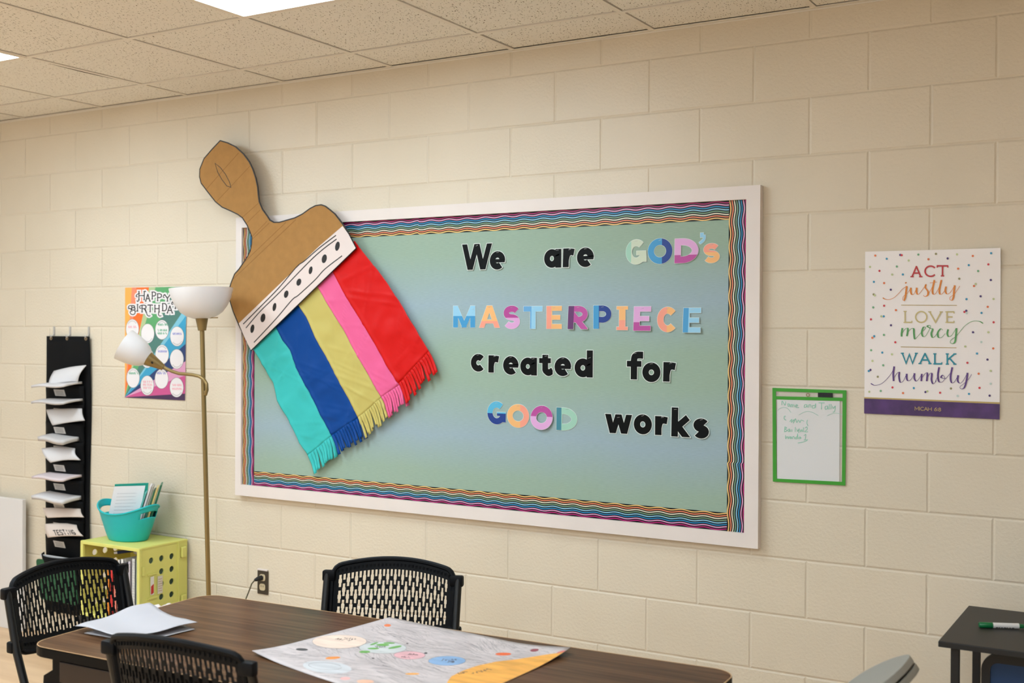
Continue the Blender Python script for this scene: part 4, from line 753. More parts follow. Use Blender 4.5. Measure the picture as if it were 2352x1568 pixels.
# ------------------------------------------------------------------ hanging file organiser, its hooks and papers
M_fab = mat('black_nylon', (9, 9, 11), .8, .2, bump=.0004, bscale=500); M_lab = mat('label_card', (206, 200, 194), .5); M_brs = mat('eyelet_metal', (176, 150, 120), .3, metal=.9)
M_paper = mat('white_paper', (216, 211, 211), .6, var=.04); M_paper2 = mat('grey_white_paper', (206, 200, 198), .6, var=.05); M_dim = mat('printed_grey', (120, 116, 116), .6)
org = thing('hanging_file_organizer', (.37, 0, .13), 'tall black hanging file organizer with paper-filled pockets on the left of the wall', 'file organizer')
q = MB()
def bk(u, v):
    z = 1.578 - 1.45 * v; x = .197 + .343 * u + (.006 * math.sin(v * 9) if u in (0, 1) else 0)
    return (x, -.012 - .006 * math.sin(v * 7 + u * 2) - .004 * abs(math.sin(u * PI * 2)), z)
q.grid(bk, 12, 40, M_fab)
o = q.build('backing', org, smooth=True); s = o.modifiers.new('t', 'SOLIDIFY'); s.thickness = .003; s.offset = -1
for x in (.245, .372, .518):
    q = MB(); T_ = Matrix.Translation((x, -.020, 1.566)) @ Matrix.Rotation(PI / 2, 4, 'X')
    q.lathe([(.004, 0), (.0045, .002), (.009, .0022), (.0095, 0)], M_brs, 16, T_); q.build('grommet', org, smooth=True)
PZ = [1.323, 1.225, 1.128, 1.030, .932, .834, .727, .630, .535, .44]
for k, z in enumerate(PZ):
    q = MB(); hgt = .115 if k < 9 else .28; dp = .045 if k < 9 else .10
    q.grid(lambda u, v: (.212 + .30 * u + (.004 if 0 < u < 1 else 0), -.022 - (dp * (1 - v) * (.12 + .88 * math.sin(PI * min(max(u, .0), 1)) ** .6)), z - hgt * v * (1 - (.12 * u if k == 9 else 0))), 12, 6, M_fab)
    o = q.build('pocket', org, smooth=True); s = o.modifiers.new('t', 'SOLIDIFY'); s.thickness = .002; s.offset = 0
    if k < 9:
        q = MB(); yy = -.022 - dp * .72
        q.prism([(.315, z - .022), (.398, z - .022), (.398, z - .056), (.315, z - .056)], lambda x, zz, h: (x, yy - .004 - h + (z - .022 - zz) * .35, zz), .001, M_lab)
        for r in range(3): q.prism([(.328, z - .030 - r * .008), (.385, z - .030 - r * .008), (.385, z - .0325 - r * .008), (.328, z - .0325 - r * .008)], lambda x, zz, h: (x, yy - .0052 - h + (z - .022 - zz) * .35, zz), .0003, M_dim)
        c = q.build('label_card', o, world=False)
        l = org.location
        for v in c.data.vertices: v.co -= l
M_hook = mat('clear_plastic', (226, 220, 216), .2, alpha=.45)
for k, x in enumerate((.245, .372, .518)):
    q = MB(); q.box((x - .007, -.004, 1.580), (x + .007, 0, 1.628), M_hook, .0015)
    q.tube([(x, -.004, 1.590), (x, -.014, 1.578), (x, -.024, 1.570), (x, -.027, 1.578), (x, -.027, 1.586)], .0022, M_hook, 8)
    tag(q.build('adhesive_hook', smooth=True), 'clear adhesive wall hook above the %s eyelet of the black organizer' % ('left', 'middle', 'right')[k], 'hook', 'clear hooks holding the file organizer')
def sheet(name, TLc, TRc, BRc, BLc, bow, label, m=M_paper, n=3, extra=None, group=None):
    """a thin bundle: bilinear patch between four corners, bowed towards the room"""
    P_ = [Vector(p) for p in (TLc, TRc, BRc, BLc)]
    def f(u, v, d=0.0):
        p = P_[0].lerp(P_[1], u).lerp(P_[3].lerp(P_[2], u), v)
        return Vector((p.x, p.y - bow * math.sin(PI * v) * (.6 + .4 * u) - d, p.z + bow * .4 * math.sin(PI * u)))
    q = MB(); q.grid(f, 10, 10, m)
    o = q.build(name, smooth=True); s = o.modifiers.new('t', 'SOLIDIFY'); s.thickness = .0018 * n; s.offset = -1
    tag(o, label, 'paper', group or 'papers in the hanging organizer')
    if extra:
        q = MB()
        for p in polys(extra): q.prism(p, lambda x, y, h: f(x / 3.2, y, .0008 + h), .0003, M_ink)
        q.build('lettering', o)
    return o
def stack(z0, xl, xr, out, th, tilt, label, m=M_paper):
    q = MB()
    def f(u, v): return (xl + (xr - xl) * u, -.028 - out * v, z0 + tilt * u - .012 * v * v + .004 * math.sin(u * 6) * v)
    q.grid(f, 8, 6, m)
    o = q.build('paper_stack', smooth=True); s = o.modifiers.new('t', 'SOLIDIFY'); s.thickness = th; s.offset = 1
    tag(o, label, 'paper', 'papers in the hanging organizer')
sheet('paper_sheet', (.312, -.055, 1.397), (.538, -.036, 1.431), (.505, -.06, 1.345), (.335, -.105, 1.325), .012, 'white sheet curling up out of the top pocket of the black organizer', n=2)
stack(1.322, .250, .500, .115, .012, .012, 'flat white paper stack poking out of the top pocket of the black organizer')
stack(1.240, .255, .505, .120, .012, .006, 'flat paper stack in the second pocket from the top of the black organizer', M_paper2)
sheet('paper_sheet', (.300, -.092, 1.197), (.512, -.040, 1.208), (.555, -.058, 1.149), (.373, -.110, 1.12), .006, 'drooping printed sheet in the third pocket from the top of the black organizer', M_paper2)
stack(1.048, .285, .480, .100, .022, -.010, 'thick grey paper bundle in the fourth pocket from the top of the black organizer', M_paper2)
sheet('paper_sheet', (.266, -.095, .993), (.465, -.042, 1.006), (.525, -.06, .944), (.36, -.112, .927), .016, 'curved white sheet in the fifth pocket from the top of the black organizer')
stack(.852, .255, .500, .115, .012, .002, 'pinkish flat paper stack in the sixth pocket from the top of the black organizer', mat('pinkish_paper', (222, 206, 208), .6))
stack(.745, .255, .495, .115, .020, -.008, 'layered white paper stack in the seventh pocket from the top of the black organizer')
sheet('paper_sheet', (.275, -.092, .684), (.503, -.040, .692), (.551, -.058, .654), (.335, -.110, .640), .006, 'beige drooping sheet in the eighth pocket from the top of the black organizer', mat('beige_paper', (216, 198, 186), .6))
tl = []
for k, ch in enumerate('TESTING'): tl += skel(ch, (.24 + k * .092) * 3.2, (.24 + k * .092 + .060) * 3.2, .88 - k * .004, .52 - k * .004, .035)
sheet('paper_sheet', (.297, -.095, .603), (.476, -.042, .611), (.548, -.06, .557), (.345, -.115, .539), .010, 'sheet printed TESTING in the lowest filled pocket of the black organizer', mat('beige_paper', (216, 198, 186), .6), extra=tl)
q = MB(); q.box((.215, -.062, .418), (.49, -.052, .432), M_paper, .002); tag(q.build('paper_stack'), 'thin white paper edge above the green folder at foot of the organizer', 'paper', 'papers in the hanging organizer')
q = MB(); g_ = mat('dark_green_card', (8, 88, 56), .45)
pl = [(.205 + .30 * (i == 1 or i == 2), 0) for i in range(0)]
def rrect(x0, x1, y0, y1, r, n=6):
    o = []
    for cx, cy, a in ((x1 - r, y1 - r, 0), (x0 + r, y1 - r, 90), (x0 + r, y0 + r, 180), (x1 - r, y0 + r, 270)):
        o += [(cx + r * math.cos(math.radians(a + 90 * i / n)), cy + r * math.sin(math.radians(a + 90 * i / n))) for i in range(n + 1)]
    return o
q.prism(rrect(.225, .520, .20, .415, .02), lambda x, z, h: (x, -.062 - h - (z - .2) * .12, z), .008, g_)
tag(q.build('green_folder'), 'dark green folder in the bottom pocket of the black organizer', 'folder')

# white glossy board at the left edge
q = MB(); q.box((-.95, -.055, .0), (.060, -.032, .705), mat('glossy_white_board', (226, 220, 216), .18, .6), .003)
wb = q.build('dry_erase_board'); tag(wb, 'glossy white board standing on the floor at the far left edge', 'whiteboard')

# ------------------------------------------------------------------ floor lamp (world coordinates, leaning a little)
M_brass = mat('antique_brass', (146, 122, 76), .38, .5, metal=.55, var=.05); M_shade = mat('frosted_white_shade', (234, 230, 230), .4)
LB = Vector((1.645, -.25, 0)); lean = lambda z: LB + Vector((-.0390 * z, 0, z))
lamp = thing('floor_lamp', LB, 'brass floor lamp with white bowl shade and side shade, left of the board', 'floor lamp')
TL_ = Matrix.Translation(LB) @ Matrix.Rotation(-.0390, 4, 'Y')
q = MB(); q.lathe([(.0, 0), (.135, 0), (.135, .012), (.125, .022), (.03, .030), (.014, .05), (.0, .05)], M_brass, 40, Matrix.Translation(LB)); q.build('base', lamp, smooth=True)
q = MB(); q.tube([lean(.03), lean(.6), lean(1.2), lean(1.645)], .0105, M_brass, 14); q.build('pole', lamp, smooth=True)
q = MB(); q.lathe([(.0, 1.612), (.018, 1.612), (.034, 1.700), (.0, 1.700)], M_brass, 28, TL_); q.tube([lean(1.668) + Vector((.028, .012, 0)), lean(1.669) + Vector((.07, .03, 0))], .0022, M_brass, 8); q.build('socket_cup', lamp, smooth=True)
q = MB(); pr = [(.036, 1.694), (.066, 1.704), (.092, 1.722), (.115, 1.752), (.131, 1.788), (.139, 1.818), (.141, 1.830), (.137, 1.830), (.128, 1.790), (.112, 1.755), (.090, 1.727), (.064, 1.709), (.03, 1.699)]
q.lathe([(r, z - .028) for r, z in pr], M_shade, 56, TL_); sh = q.build('bowl_shade', lamp, smooth=True)
ex = Vector((.859, .512, 0)); cy_ = Vector((1.58, -.25, 0))
def at(px, z): return Vector((px, -.25, z))
arm = [(1.622, 1.322), (1.632, 1.345), (1.630, 1.372), (1.612, 1.393), (1.583, 1.405), (1.543, 1.411), (1.500, 1.413), (1.455, 1.415), (1.415, 1.423), (1.375, 1.435), (1.345, 1.447)]
q = MB(); q.tube([Vector((x, -.268, z)) for x, z in arm], .0078, M_brass, 12)
q.tube([lean(1.335), Vector((1.622, -.268, 1.335))], .006, M_brass, 10); q.build('side_arm', lamp, smooth=True)
AX = (ex * -.80 + Vector((0, 0, .58)) + Vector((-.10, -.17, 0))).normalized(); AP = Vector((1.355, -.268, 1.440))
zq = Vector((0, 0, 1)).rotation_difference(AX).to_matrix().to_4x4(); TA = Matrix.Translation(AP) @ zq
q = MB(); q.lathe([(.0, 0), (.014, 0), (.016, .01), (.035, .085), (.0, .085)], M_brass, 28, TA)
q.lathe([(.0, .0), (.006, .0), (.006, .002), (0, .002)], mat('black_hole', (16, 14, 12), .6), 12, TA @ Matrix.Translation((.015, -.024, .05)) @ Matrix.Rotation(PI / 2 - .25, 4, 'X')); q.build('side_socket_cup', lamp, smooth=True)
q = MB(); q.lathe([(.034, .080), (.050, .098), (.062, .124), (.070, .155), (.075, .190), (.077, .206), (.074, .206), (.067, .157), (.059, .127), (.047, .101), (.03, .083)], M_shade, 44, TA); q.build('side_shade', lamp, smooth=True)

# ------------------------------------------------------------------ outlet, plug and cord
M_plate = mat('brown_plate', (66, 56, 44), .4); M_ivory = mat('ivory_socket', (214, 196, 160), .4)
ou = thing('wall_outlet', (1.7245, 0, .39), 'brown wall outlet plate with two ivory sockets below the bulletin board', 'outlet')
q = MB(); q.box((1.692, -.006, .391), (1.757, 0, .500), M_plate, .002); q.build('plate', ou)
for z in (.469, .425):
    q = MB(); q.prism(rrect(1.707, 1.742, z - .0155, z + .0155, .011), lambda x, zz, h: (x, -.0055 - h, zz), .003, M_ivory)
    for dx in (-.006, .006): q.box((1.7245 + dx - .001, -.0090, z), (1.7245 + dx + .001, -.0084, z + .008), M_ink)
    q.build('socket', ou)
q = MB(); q.box((1.694, -.010, .5005), (1.755, 0, .5075), mat('white_caulk', (226, 214, 208), .6), .002); q.build('white_filler', ou)
pg = thing('power_plug', (1.712, 0, .465), 'black plug with thin cord in the upper outlet socket', 'plug')
q = MB(); q.tube([(1.722, -.0092, .468), (1.718, -.03, .466), (1.712, -.045, .462)], .011, mat('black_rubber', (18, 18, 20), .5), 14, rs=[.012, .011, .006]); q.build('plug_body', pg, smooth=True)
q = MB(); q.tube(smooth_line3 := [(1.712, -.045, .462), (1.700, -.052, .445), (1.685, -.05, .415), (1.665, -.05, .375), (1.652, -.055, .33), (1.645, -.06, .2), (1.66, -.08, .03), (1.70, -.10, .006)], .0032, mat('olive_cord', (92, 88, 68), .5), 8); q.build('cord', pg, smooth=True)

# ------------------------------------------------------------------ lime crate, its support, contents, basket
M_lime = mat('lime_plastic', (220, 215, 118), .45, var=.05)
def hole_cell(q, fn, x0, x1, y0, y1, hx, hy, r, m, t):
    """rectangular cell with a round hole, as a solid of thickness t"""
    n = 20; ring = []; sq = []
    for i in range(n):
        a = 2 * PI * i / n; c, s_ = math.cos(a), math.sin(a); ring.append((hx + r * c, hy + r * s_))
        k = min((x1 - hx) / c if c > 1e-6 else 1e9, (x0 - hx) / c if c < -1e-6 else 1e9, (y1 - hy) / s_ if s_ > 1e-6 else 1e9, (y0 - hy) / s_ if s_ < -1e-6 else 1e9)
        sq.append((hx + k * c, hy + k * s_))
    for cx, cy in ((x0, y0), (x1, y0), (x1, y1), (x0, y1)):
        j = min(range(n), key=lambda i: (sq[i][0] - cx) ** 2 + (sq[i][1] - cy) ** 2); sq[j] = (cx, cy)
    for i in range(n):
        j = (i + 1) % n
        for h in (0, t): q.face([fn(*ring[i], h), fn(*sq[i], h), fn(*sq[j], h), fn(*ring[j], h)], m)
        q.face([fn(*ring[i], 0), fn(*ring[j], 0), fn(*ring[j], t), fn(*ring[i], t)], m)
CX0, CX1, CY0, CY1, CB, CT = .843, 1.246, -.305, -.012, .243, .602
crate = thing('storage_crate', ((CX0 + CX1) / 2, (CY0 + CY1) / 2, CB), 'lime green plastic crate with round holes standing on its side against the wall', 'crate')
def hole_panel(name, fn, x0, x1, y0, y1, holes, m, t):
    """holes: dict of a regular grid -> radius or None"""
    q = MB(); xs, ys, H_ = holes
    bx = [x0] + [(a + b) / 2 for a, b in zip(xs, xs[1:])] + [x1]; byy = [y0] + [(a + b) / 2 for a, b in zip(ys, ys[1:])] + [y1]
    for i in range(len(xs)):
        for j in range(len(ys)):
            r = H_(i, j)
            if r: hole_cell(q, fn, bx[i], bx[i + 1], byy[j], byy[j + 1], xs[i], ys[j], r, m, t)
            else: q.prism([(bx[i], byy[j]), (bx[i + 1], byy[j]), (bx[i + 1], byy[j + 1]), (bx[i], byy[j + 1])], fn, t, m)
    return q
ysr = [.293, .353, .415, .474, .535]
xsr = [CY0 + .070, CY0 + .132, CY0 + .195]
for xx, sg in ((CX1 - .006, 1), (CX0 + .006, -1)):
    q = hole_panel('side', lambda y, z, h: (xx - .003 + h, y, z), CY0 + .004, CY1, CB, CT, (xsr, ysr, lambda i, j: .0145 if (i > 0 or j in (0, 4)) else None), M_lime, .006)
    if sg == 1:
        for a, b in (((CY0 + .045, .355), (CY0 + .105, .363)), ((CY0 + .045, .468), (CY0 + .105, .474))): q.box((CX1 - .004, a[0], a[1]), (CX1 + .002, b[0], b[1]), M_lime)
        for z in (.29, .52): q.box((CX1 - .002, CY1 - .045, z), (CX1 + .012, CY1 - .015, z + .05), M_lime, .004)
        q.box((CX1 - .003, CY1 - .062, CB), (CX1 + .003, CY1 - .052, CT), M_lime)
        q.box((CX1 - .003, CY0 + .012, .47), (CX1 + .003, CY0 + .030, .515), M_lime, .002)
    o = q.build('side_panel', crate)
    if sg == 1:
        s = MB(); s.box((CX1 + .0005, CY0 + .062, .375), (CX1 + .0022, CY0 + .082, .46), mat('white_tag', (226, 220, 214), .4)); s.prism([(CY0 + .064, .377), (CY0 + .080, .383), (CY0 + .080, .425), (CY0 + .064, .415)], lambda y, z, h: (CX1 + .0022 + h, y, z), .0006, mat('red_print', (196, 44, 34), .5)); o2 = s.build('tag', crate)
        s = MB(); s.box((CX1 + .0005, CY0 + .105, .372), (CX1 + .0018, CY0 + .135, .455), mat('sticker_paper', (214, 206, 190), .5))
        for k in range(6): s.box((CX1 + .0018, CY0 + .109, .384 + k * .011), (CX1 + .0021, CY0 + .131, .387 + k * .011), mat('sticker_print', (190, 150, 130), .5))
        s.build('sticker', crate)
q = hole_panel('back', lambda x, z, h: (x, CY1 - .006 + h, z), CX0 + .008, CX1 - .008, CB, CT, ([.905, .965, 1.025, 1.085, 1.145, 1.205], [.30, .36, .42, .48, .548], lambda i, j: .017 if j == 4 else .0145), M_lime, .006); q.build('back_panel', crate)
q = MB(); q.box((CX0, CY0 + .004, CT - .007), (CX1, CY1, CT - .0005), M_lime); q.build('top_panel', crate)
q = MB(); q.box((CX0, CY0 + .004, CB + .0005), (CX1, CY1, CB + .007), M_lime); q.build('bottom_panel', crate)
q = MB()
for k_, (a, b) in enumerate((((CX0 - .003, CB + .001), (CX0 + .016, CT - .001)), ((CX1 - .016, CB + .001), (CX1 + .003, CT - .001)), ((CX0, CT - .016), (CX1, CT + .001)), ((CX0, CB), (CX1, CB + .016)))): q.box((a[0], CY0 - .006 - .0007 * (k_ > 1), a[1]), (b[0], CY0 + .010 + .0007 * (k_ > 1), b[1]), M_lime, .003)
q.build('front_rim', crate)
q = MB(); M_bb = mat('black_tote', (24, 24, 26), .5)
sup = thing('storage_box', (1.04, -.16, 0), 'low black storage box under the lime crate', 'box')
q.box((.835, -.31, 0), (1.255, -.01, .205), M_bb, .008); q.build('body', sup); q = MB(); q.box((.828, -.317, .205), (1.262, -.004, .242), M_bb, .006); q.build('lid', sup)
# books standing in the crate
for k, (x, w, hgt, dp, c, nm, lb) in enumerate([(1.008, .016, .235, .20, (226, 128, 40), 'binder', 'orange-spined book, leftmost in the lime crate'), (1.030, .020, .25, .22, (206, 40, 44), 'book', 'red book in the lime crate'), (1.055, .020, .26, .22, (228, 128, 112), 'book', 'salmon patterned book in the lime crate'), (1.080, .016, .27, .22, (226, 224, 222), 'notebook', 'white spiral notebook beside the salmon book in the crate'), (1.104, .020, .275, .22, (238, 236, 232), 'binder', 'thick white binder in the middle of the crate books'), (1.130, .016, .26, .20, (44, 50, 92), 'book', 'navy book in the lime crate'), (1.152, .018, .27, .22, (206, 196, 206), 'notebook', 'lilac-grey notebook in the lime crate'), (1.180, .022, .285, .23, (222, 222, 220), 'notebook', 'white spiral notebook near the right side of the crate'), (1.208, .020, .28, .24, (156, 186, 178), 'binder', 'pale teal binder at the right end of the crate books')]):
    q = MB(); m = mat('cover_%d' % k, c, .45, var=.35 if k in (2, 3) else .06, vscale=60); tl_ = thing('standing_' + nm, (x, -.16, CB + .007), lb, 'book', 'books in the lime crate')
    y0 = -.285; z0 = CB + .0165
    q.box((x - w / 2, y0, z0), (x - w / 2 + .002, y0 + dp, z0 + hgt), m); q.box((x + w / 2 - .002, y0, z0), (x + w / 2, y0 + dp, z0 + hgt), m); q.box((x - w / 2, y0, z0), (x + w / 2, y0 + .003, z0 + hgt), m); q.build('cover', tl_)
    q = MB(); q.box((x - w / 2 + .0022, y0 + .004, z0 + .003), (x + w / 2 - .0022, y0 + dp - .003, z0 + hgt - .004), M_paper); q.build('pages', tl_)
    if nm == 'notebook':
        q = MB()
        for i in range(22): q.tube([(x - w * .4, y0 - .001, z0 + .01 + i * hgt / 23), (x, y0 - .005, z0 + .012 + i * hgt / 23), (x + w * .4, y0 - .001, z0 + .01 + i * hgt / 23)], .0009, M_staple, 5)
        q.build('spiral', tl_)
def crumple(name, c, r, sx, sy, sz, m, seed, label, cat):
    bm = bmesh.new(); bmesh.ops.create_icosphere(bm, subdivisions=4, radius=1)
    for v in bm.verts:
        n = v.co.normalized(); d = 1 + .22 * MN.noise(n * 2.3 + Vector((seed, 0, 0))) + .13 * abs(MN.noise(n * 6 + Vector((0, seed, 0))))
        v.co = Vector((c[0] + n.x * r * sx * d, c[1] + n.y * r * sy * d, max(c[2] + n.z * r * sz * d, c[2] - r * sz * .92)))
    q = MB(); q.bm(bm, m); return tag(q.build(name), label, cat)
crumple('crumpled_paper', (1.135, -.165, .558), .032, 1.6, 2.0, .55, M_paper2, 3.1, 'crumpled grey-white paper lying on top of the crate books', 'paper')
q = MB(); q.tube([(1.04, -.26, .556), (1.16, -.13, .572)], .0075, mat('navy_tube', (28, 40, 84), .4), 14); q.tube([(1.03, -.271, .5545), (1.04, -.26, .556)], .0055, M_paper, 12); tag(q.build('marker_tube', smooth=True), 'navy tube with white tip on top of the crate books', 'tube')
bag = crumple('plastic_bag', (1.425, -.330, .185), .15, .62, .62, 1.2, mat('white_bag', (228, 220, 216), .4, var=.06), 7.7, 'crumpled white bag standing on the floor right of the lime crate', 'bag')

M_teal = mat('teal_plastic', (6, 180, 186), .4, var=.04)
BC = (1.005, -.165, .6035)
bas = thing('basket', BC, 'teal oval plastic basket with cut-out handles on top of the lime crate', 'basket')
NB = 64
def bas_pt(u, v, off=0.0):
    a = 2 * PI * u; c, s = math.cos(a), math.sin(a); e = v ** .85
    rx = .105 + (.172 - .105) * e + off; ry = .074 + (.108 - .074) * e + off
    z = BC[2] + (.132 + .045 * abs(c) ** 2.2) * v
    return (BC[0] + rx * c, BC[1] + ry * s, z)
q = MB(); q.grid(bas_pt, NB, 30, M_teal, closed=True, keep=lambda i, j: not (20 <= j < 25 and min((i + .5) % 32, 32 - (i + .5) % 32) < 5))
k0 = len(q.v); q.face([bas_pt(i / NB, 0) for i in range(NB)], M_teal)
o = q.build('tub', bas, smooth=True); s = o.modifiers.new('t', 'SOLIDIFY'); s.thickness = .003; s.offset = 0
q = MB(); q.tube([bas_pt(i / NB, 1, .002) for i in range(NB + 1)], .0045, M_teal, 8); q.build('rim', bas, smooth=True)
fw = Vector((-.512, .859, 0))
def slab(name, off, dp, w, hgt, th, nrm, ltilt, c, label, cat='folder', z0=.640, lines=0, spiral=False, mm=None):
    """upright sheet-like thing: width axis horizontal, leaning sideways by ltilt (toward image right)"""
    base = Vector((BC[0], BC[1], z0)) + ex * off + fw * dp
    n = (ex * math.cos(nrm) - fw * math.sin(nrm)).normalized(); wd = Vector((-n.y, n.x, 0)); up = (Vector((0, 0, 1)) + ex * math.tan(ltilt)).normalized()
    m = mm or mat('slab_%d_%d_%d' % c, c, .45, var=.03); q = MB()
    P_ = lambda a, b, h: base + wd * a + up * b + n * h
    q.prism([(-w / 2, 0), (w / 2, 0), (w / 2, hgt), (-w / 2, hgt)], P_, th, m)
    o = q.build(name); tag(o, label, cat, 'papers and folders in the teal basket')
    if lines:
        q = MB(); r = random.Random(9)
        for k in range(lines):
            b = hgt - .035 - k * .016; q.prism([(-w * .36, b), (w * (.1 + .26 * r.random()), b), (w * .3, b - .0018), (-w * .36, b - .0018)], lambda a, bb, h: P_(a, bb, th + .0004 + h), .0002, mat('faint_pencil', (196, 194, 198), .6))
        q.build('writing', o)
    if spiral:
        q = MB()
        for k in range(20):
            p = P_(-w / 2, .02 + k * (hgt - .04) / 19, th / 2); q.tube([p + n * .006, p - wd * .006, p - n * .006], .0009, M_staple, 5)
        q.build('spiral', o)
slab('spiral_notebook', -.010, .020, .155, .195, .012, -1.25 + PI * .0 + 2.45, .10, (24, 158, 136), 'green spiral notebook tilted at the back of the teal basket', 'notebook', spiral=True, z0=.675)
slab('paper_sheet', -.018, -.022, .142, .165, .003, 1.32, .20, (238, 236, 238), 'white written sheet leaning at the front of the teal basket', 'paper', lines=8, z0=.700)
for k, (o_, h_, c, lb) in enumerate([(.040, .205, (96, 180, 172), 'pale teal folder just right of the green notebook in the basket'), (.052, .225, (232, 224, 224), 'white folder right of the pale teal one in the basket'), (.065, .212, (168, 164, 154), 'grey-beige folder near the right end of the basket'), (.077, .215, (60, 112, 84), 'mid green folder between the grey and the yellow ones in the basket'), (.089, .218, (214, 190, 120), 'yellow folder second from the right in the basket'), (.101, .220, (20, 100, 70), 'dark green folder at the right end of the basket')]):
    slab('file_folder', o_, -.005 + .006 * (k % 2), .12, h_ - .055 + .012 * (k % 3), .0085, -.24, .30, c, lb, z0=.690)

# ------------------------------------------------------------------ folding table
M_wood = wood_mat('walnut_laminate', (82, 57, 40), (108, 77, 53), (2.4, 60, 60), .28, .40)
M_wood.node_tree.nodes['Principled BSDF'].inputs['Specular IOR Level'].default_value = .0; M_edge = mat('black_edge_band', (6, 6, 7), .45, .14); M_steel = mat('black_steel', (6, 6, 7), .5, .14); M_rim = mat('pale_edge_line', (206, 164, 116), .5)
TRZ = math.radians(2.6); TC = (3.550, -1.559)
table = thing('folding_table', (TC[0], TC[1], 0), 'long walnut laminate folding table with black edge and rounded corners', 'table', rz=TRZ)
q = MB(); rr = rrect(-.90, .90, -.355, .355, .065, 8); q.prism(rr, lambda x, y, h: (x, y, .712 + h), .028, M_wood, M_edge)
q.prism(rrect(-.902, .902, -.357, .357, .066, 8), lambda x, y, h: (x, y, .714 + h), .0235, M_edge); q.build('tabletop', table, world=False)
q = MB()
for p in polys([(rr, .0012, True, 0)]): q.prism(p, lambda x, y, h: (x, y, .7398 + h), .0006, M_rim)  # thin pale line along the tabletop edge
q.build('edge_line', table, world=False)
q = MB(); q.box((-.83, -.325, .632), (.83, -.300, .712), M_steel, .003); q.prism([(-.83, .712), (-.83, .672), (-.865, .652), (-.868, .618), (-.80, .618), (-.80, .712)], lambda x, z, h: (x, -.328 + h, z), .03, M_steel); q.box((-.86, -.332, .618), (.83, -.296, .634), M_steel, .003); q.build('side_rail', table, world=False)
q = MB(); q.box((-.80, -.331, .642), (.80, -.325, .700), mat('dark_brown_panel', (36, 20, 15), .4), .003); q.tube([(-.61, -.331, .655), (-.61, -.335, .655)], .004, M_staple, 10); q.build('rail_panel', table, world=False)
q = MB(); q.box((-.83, .300, .640), (.83, .325, .712), M_steel, .003); q.build('side_rail', table, world=False)
for x in (-.72, .72):
    for y in (-.25, .25):
        q = MB(); q.tube([(x, y, .012), (x, y, .712)], .0155, M_steel, 14); q.build('leg', table, world=False, smooth=True)
    q = MB(); q.box((x - .02, -.32, 0), (x + .02, .32, .026), M_steel, .006); q.build('foot', table, world=False)
    q = MB(); q.tube([(x, -.25, .3), (x, .25, .3)], .011, M_steel, 10); q.build('crossbar', table, world=False)

# big drawing on the table
PA, PB, PC, PD = Vector((3.268, -1.706)), Vector((3.338, -1.188)), Vector((3.990, -1.244)), Vector((3.955, -1.865))
def dz(x, y):
    p = Vector((x, y)); a = max(0, 1 - (p - PC).length / .20); b = max(0, 1 - (p - PA).length / .16)
    return .7408 + .016 * a * a + .010 * b * b + .0006 * (1 + math.sin(x * 23 + y * 11))
M_draw = mat('pencil_shaded_paper', (206, 194, 192), .6, var=.40, vscale=1.0, stretch=(9, 22, 1))
dr = thing('drawing_sheet', (3.63, -1.5, .7402), 'large crayon drawing of planets with an orange sun corner, lying on the table', 'drawing')
q = MB()
def df(u, v):
    p = (PA * (1 - u) + PD * u) * (1 - v) + (PB * (1 - u) + PC * u) * v; return (p.x, p.y, dz(p.x, p.y))
q.grid(df, 26, 26, M_draw); o = q.build('sheet', dr, smooth=True); s = o.modifiers.new('t', 'SOLIDIFY'); s.thickness = .0006; s.offset = -1
def inside(p):
    P_ = [PA, PD, PC, PB]; return all((P_[(i + 1) % 4] - P_[i]).cross(Vector(p) - P_[i]) > .004 for i in range(4))
def dp(h0): return lambda x, y, h: (x, y, dz(x, y) + h0 + h)
crayon = {'peach': (238, 212, 194), 'lightblue': (204, 206, 204), 'green': (110, 172, 84), 'pink': (228, 176, 180), 'blue': (140, 174, 212), 'orange': (246, 176, 82), 'bluelight': (206, 206, 208), 'grey': (70, 68, 70), 'o1': (240, 130, 80), 'o2': (244, 148, 66), 'o3': (246, 170, 66), 'o4': (240, 110, 60), 'r1': (150, 70, 80), 'o5': (244, 190, 160), 'p2': (240, 180, 176), 'r2': (232, 130, 120), 'k1': (40, 38, 40), 'k2': (70, 66, 68), 'k3': (60, 60, 70), 'k4': (60, 60, 60)}
def fan(poly):
    c = (sum(p[0] for p in poly) / len(poly), sum(p[1] for p in poly) / len(poly)); out = []
    for i in range(len(poly)):
        a, b = poly[i], poly[(i + 1) % len(poly)]
        for k in range(4):
            t, t2 = k / 4, (k + 1) / 4; L = lambda p, s_: (c[0] + (p[0] - c[0]) * s_, c[1] + (p[1] - c[1]) * s_)
            out.append([L(a, t), L(b, t), L(b, t2), L(a, t2)] if k else [c, L(b, t2), L(a, t2)])
    return out
q = MB()
for key, c in crayon.items():
    m = mat('crayon_' + key, c, .6, var=.45 if key == 'orange' else .32, vscale=1.0, stretch=(9, 40, 1))
    for poly in (DRAW[key] if key == 'green' else [DRAW[key]]):
        ply = [p for p in poly]
        for t in fan(ply):
            t = [p for p in t]
            for i in range(4):
                P_ = [PA, PD, PC, PB]; e = P_[(i + 1) % 4] - P_[i]; nx, ny = -e.y, e.x
                if len(t) >= 3: t = clip(t, nx, ny, nx * P_[i].x + ny * P_[i].y)
            if len(t) >= 3: q.prism(t, dp(.0009 if key == 'green' else .0006), .0002, m)
q.build('crayon_shapes', dr)
rp_ = random.Random(21); q = MB(); M_pen = mat('pencil_line', (138, 130, 130), .6); M_pen2 = mat('dark_pencil_line', (84, 78, 80), .6)
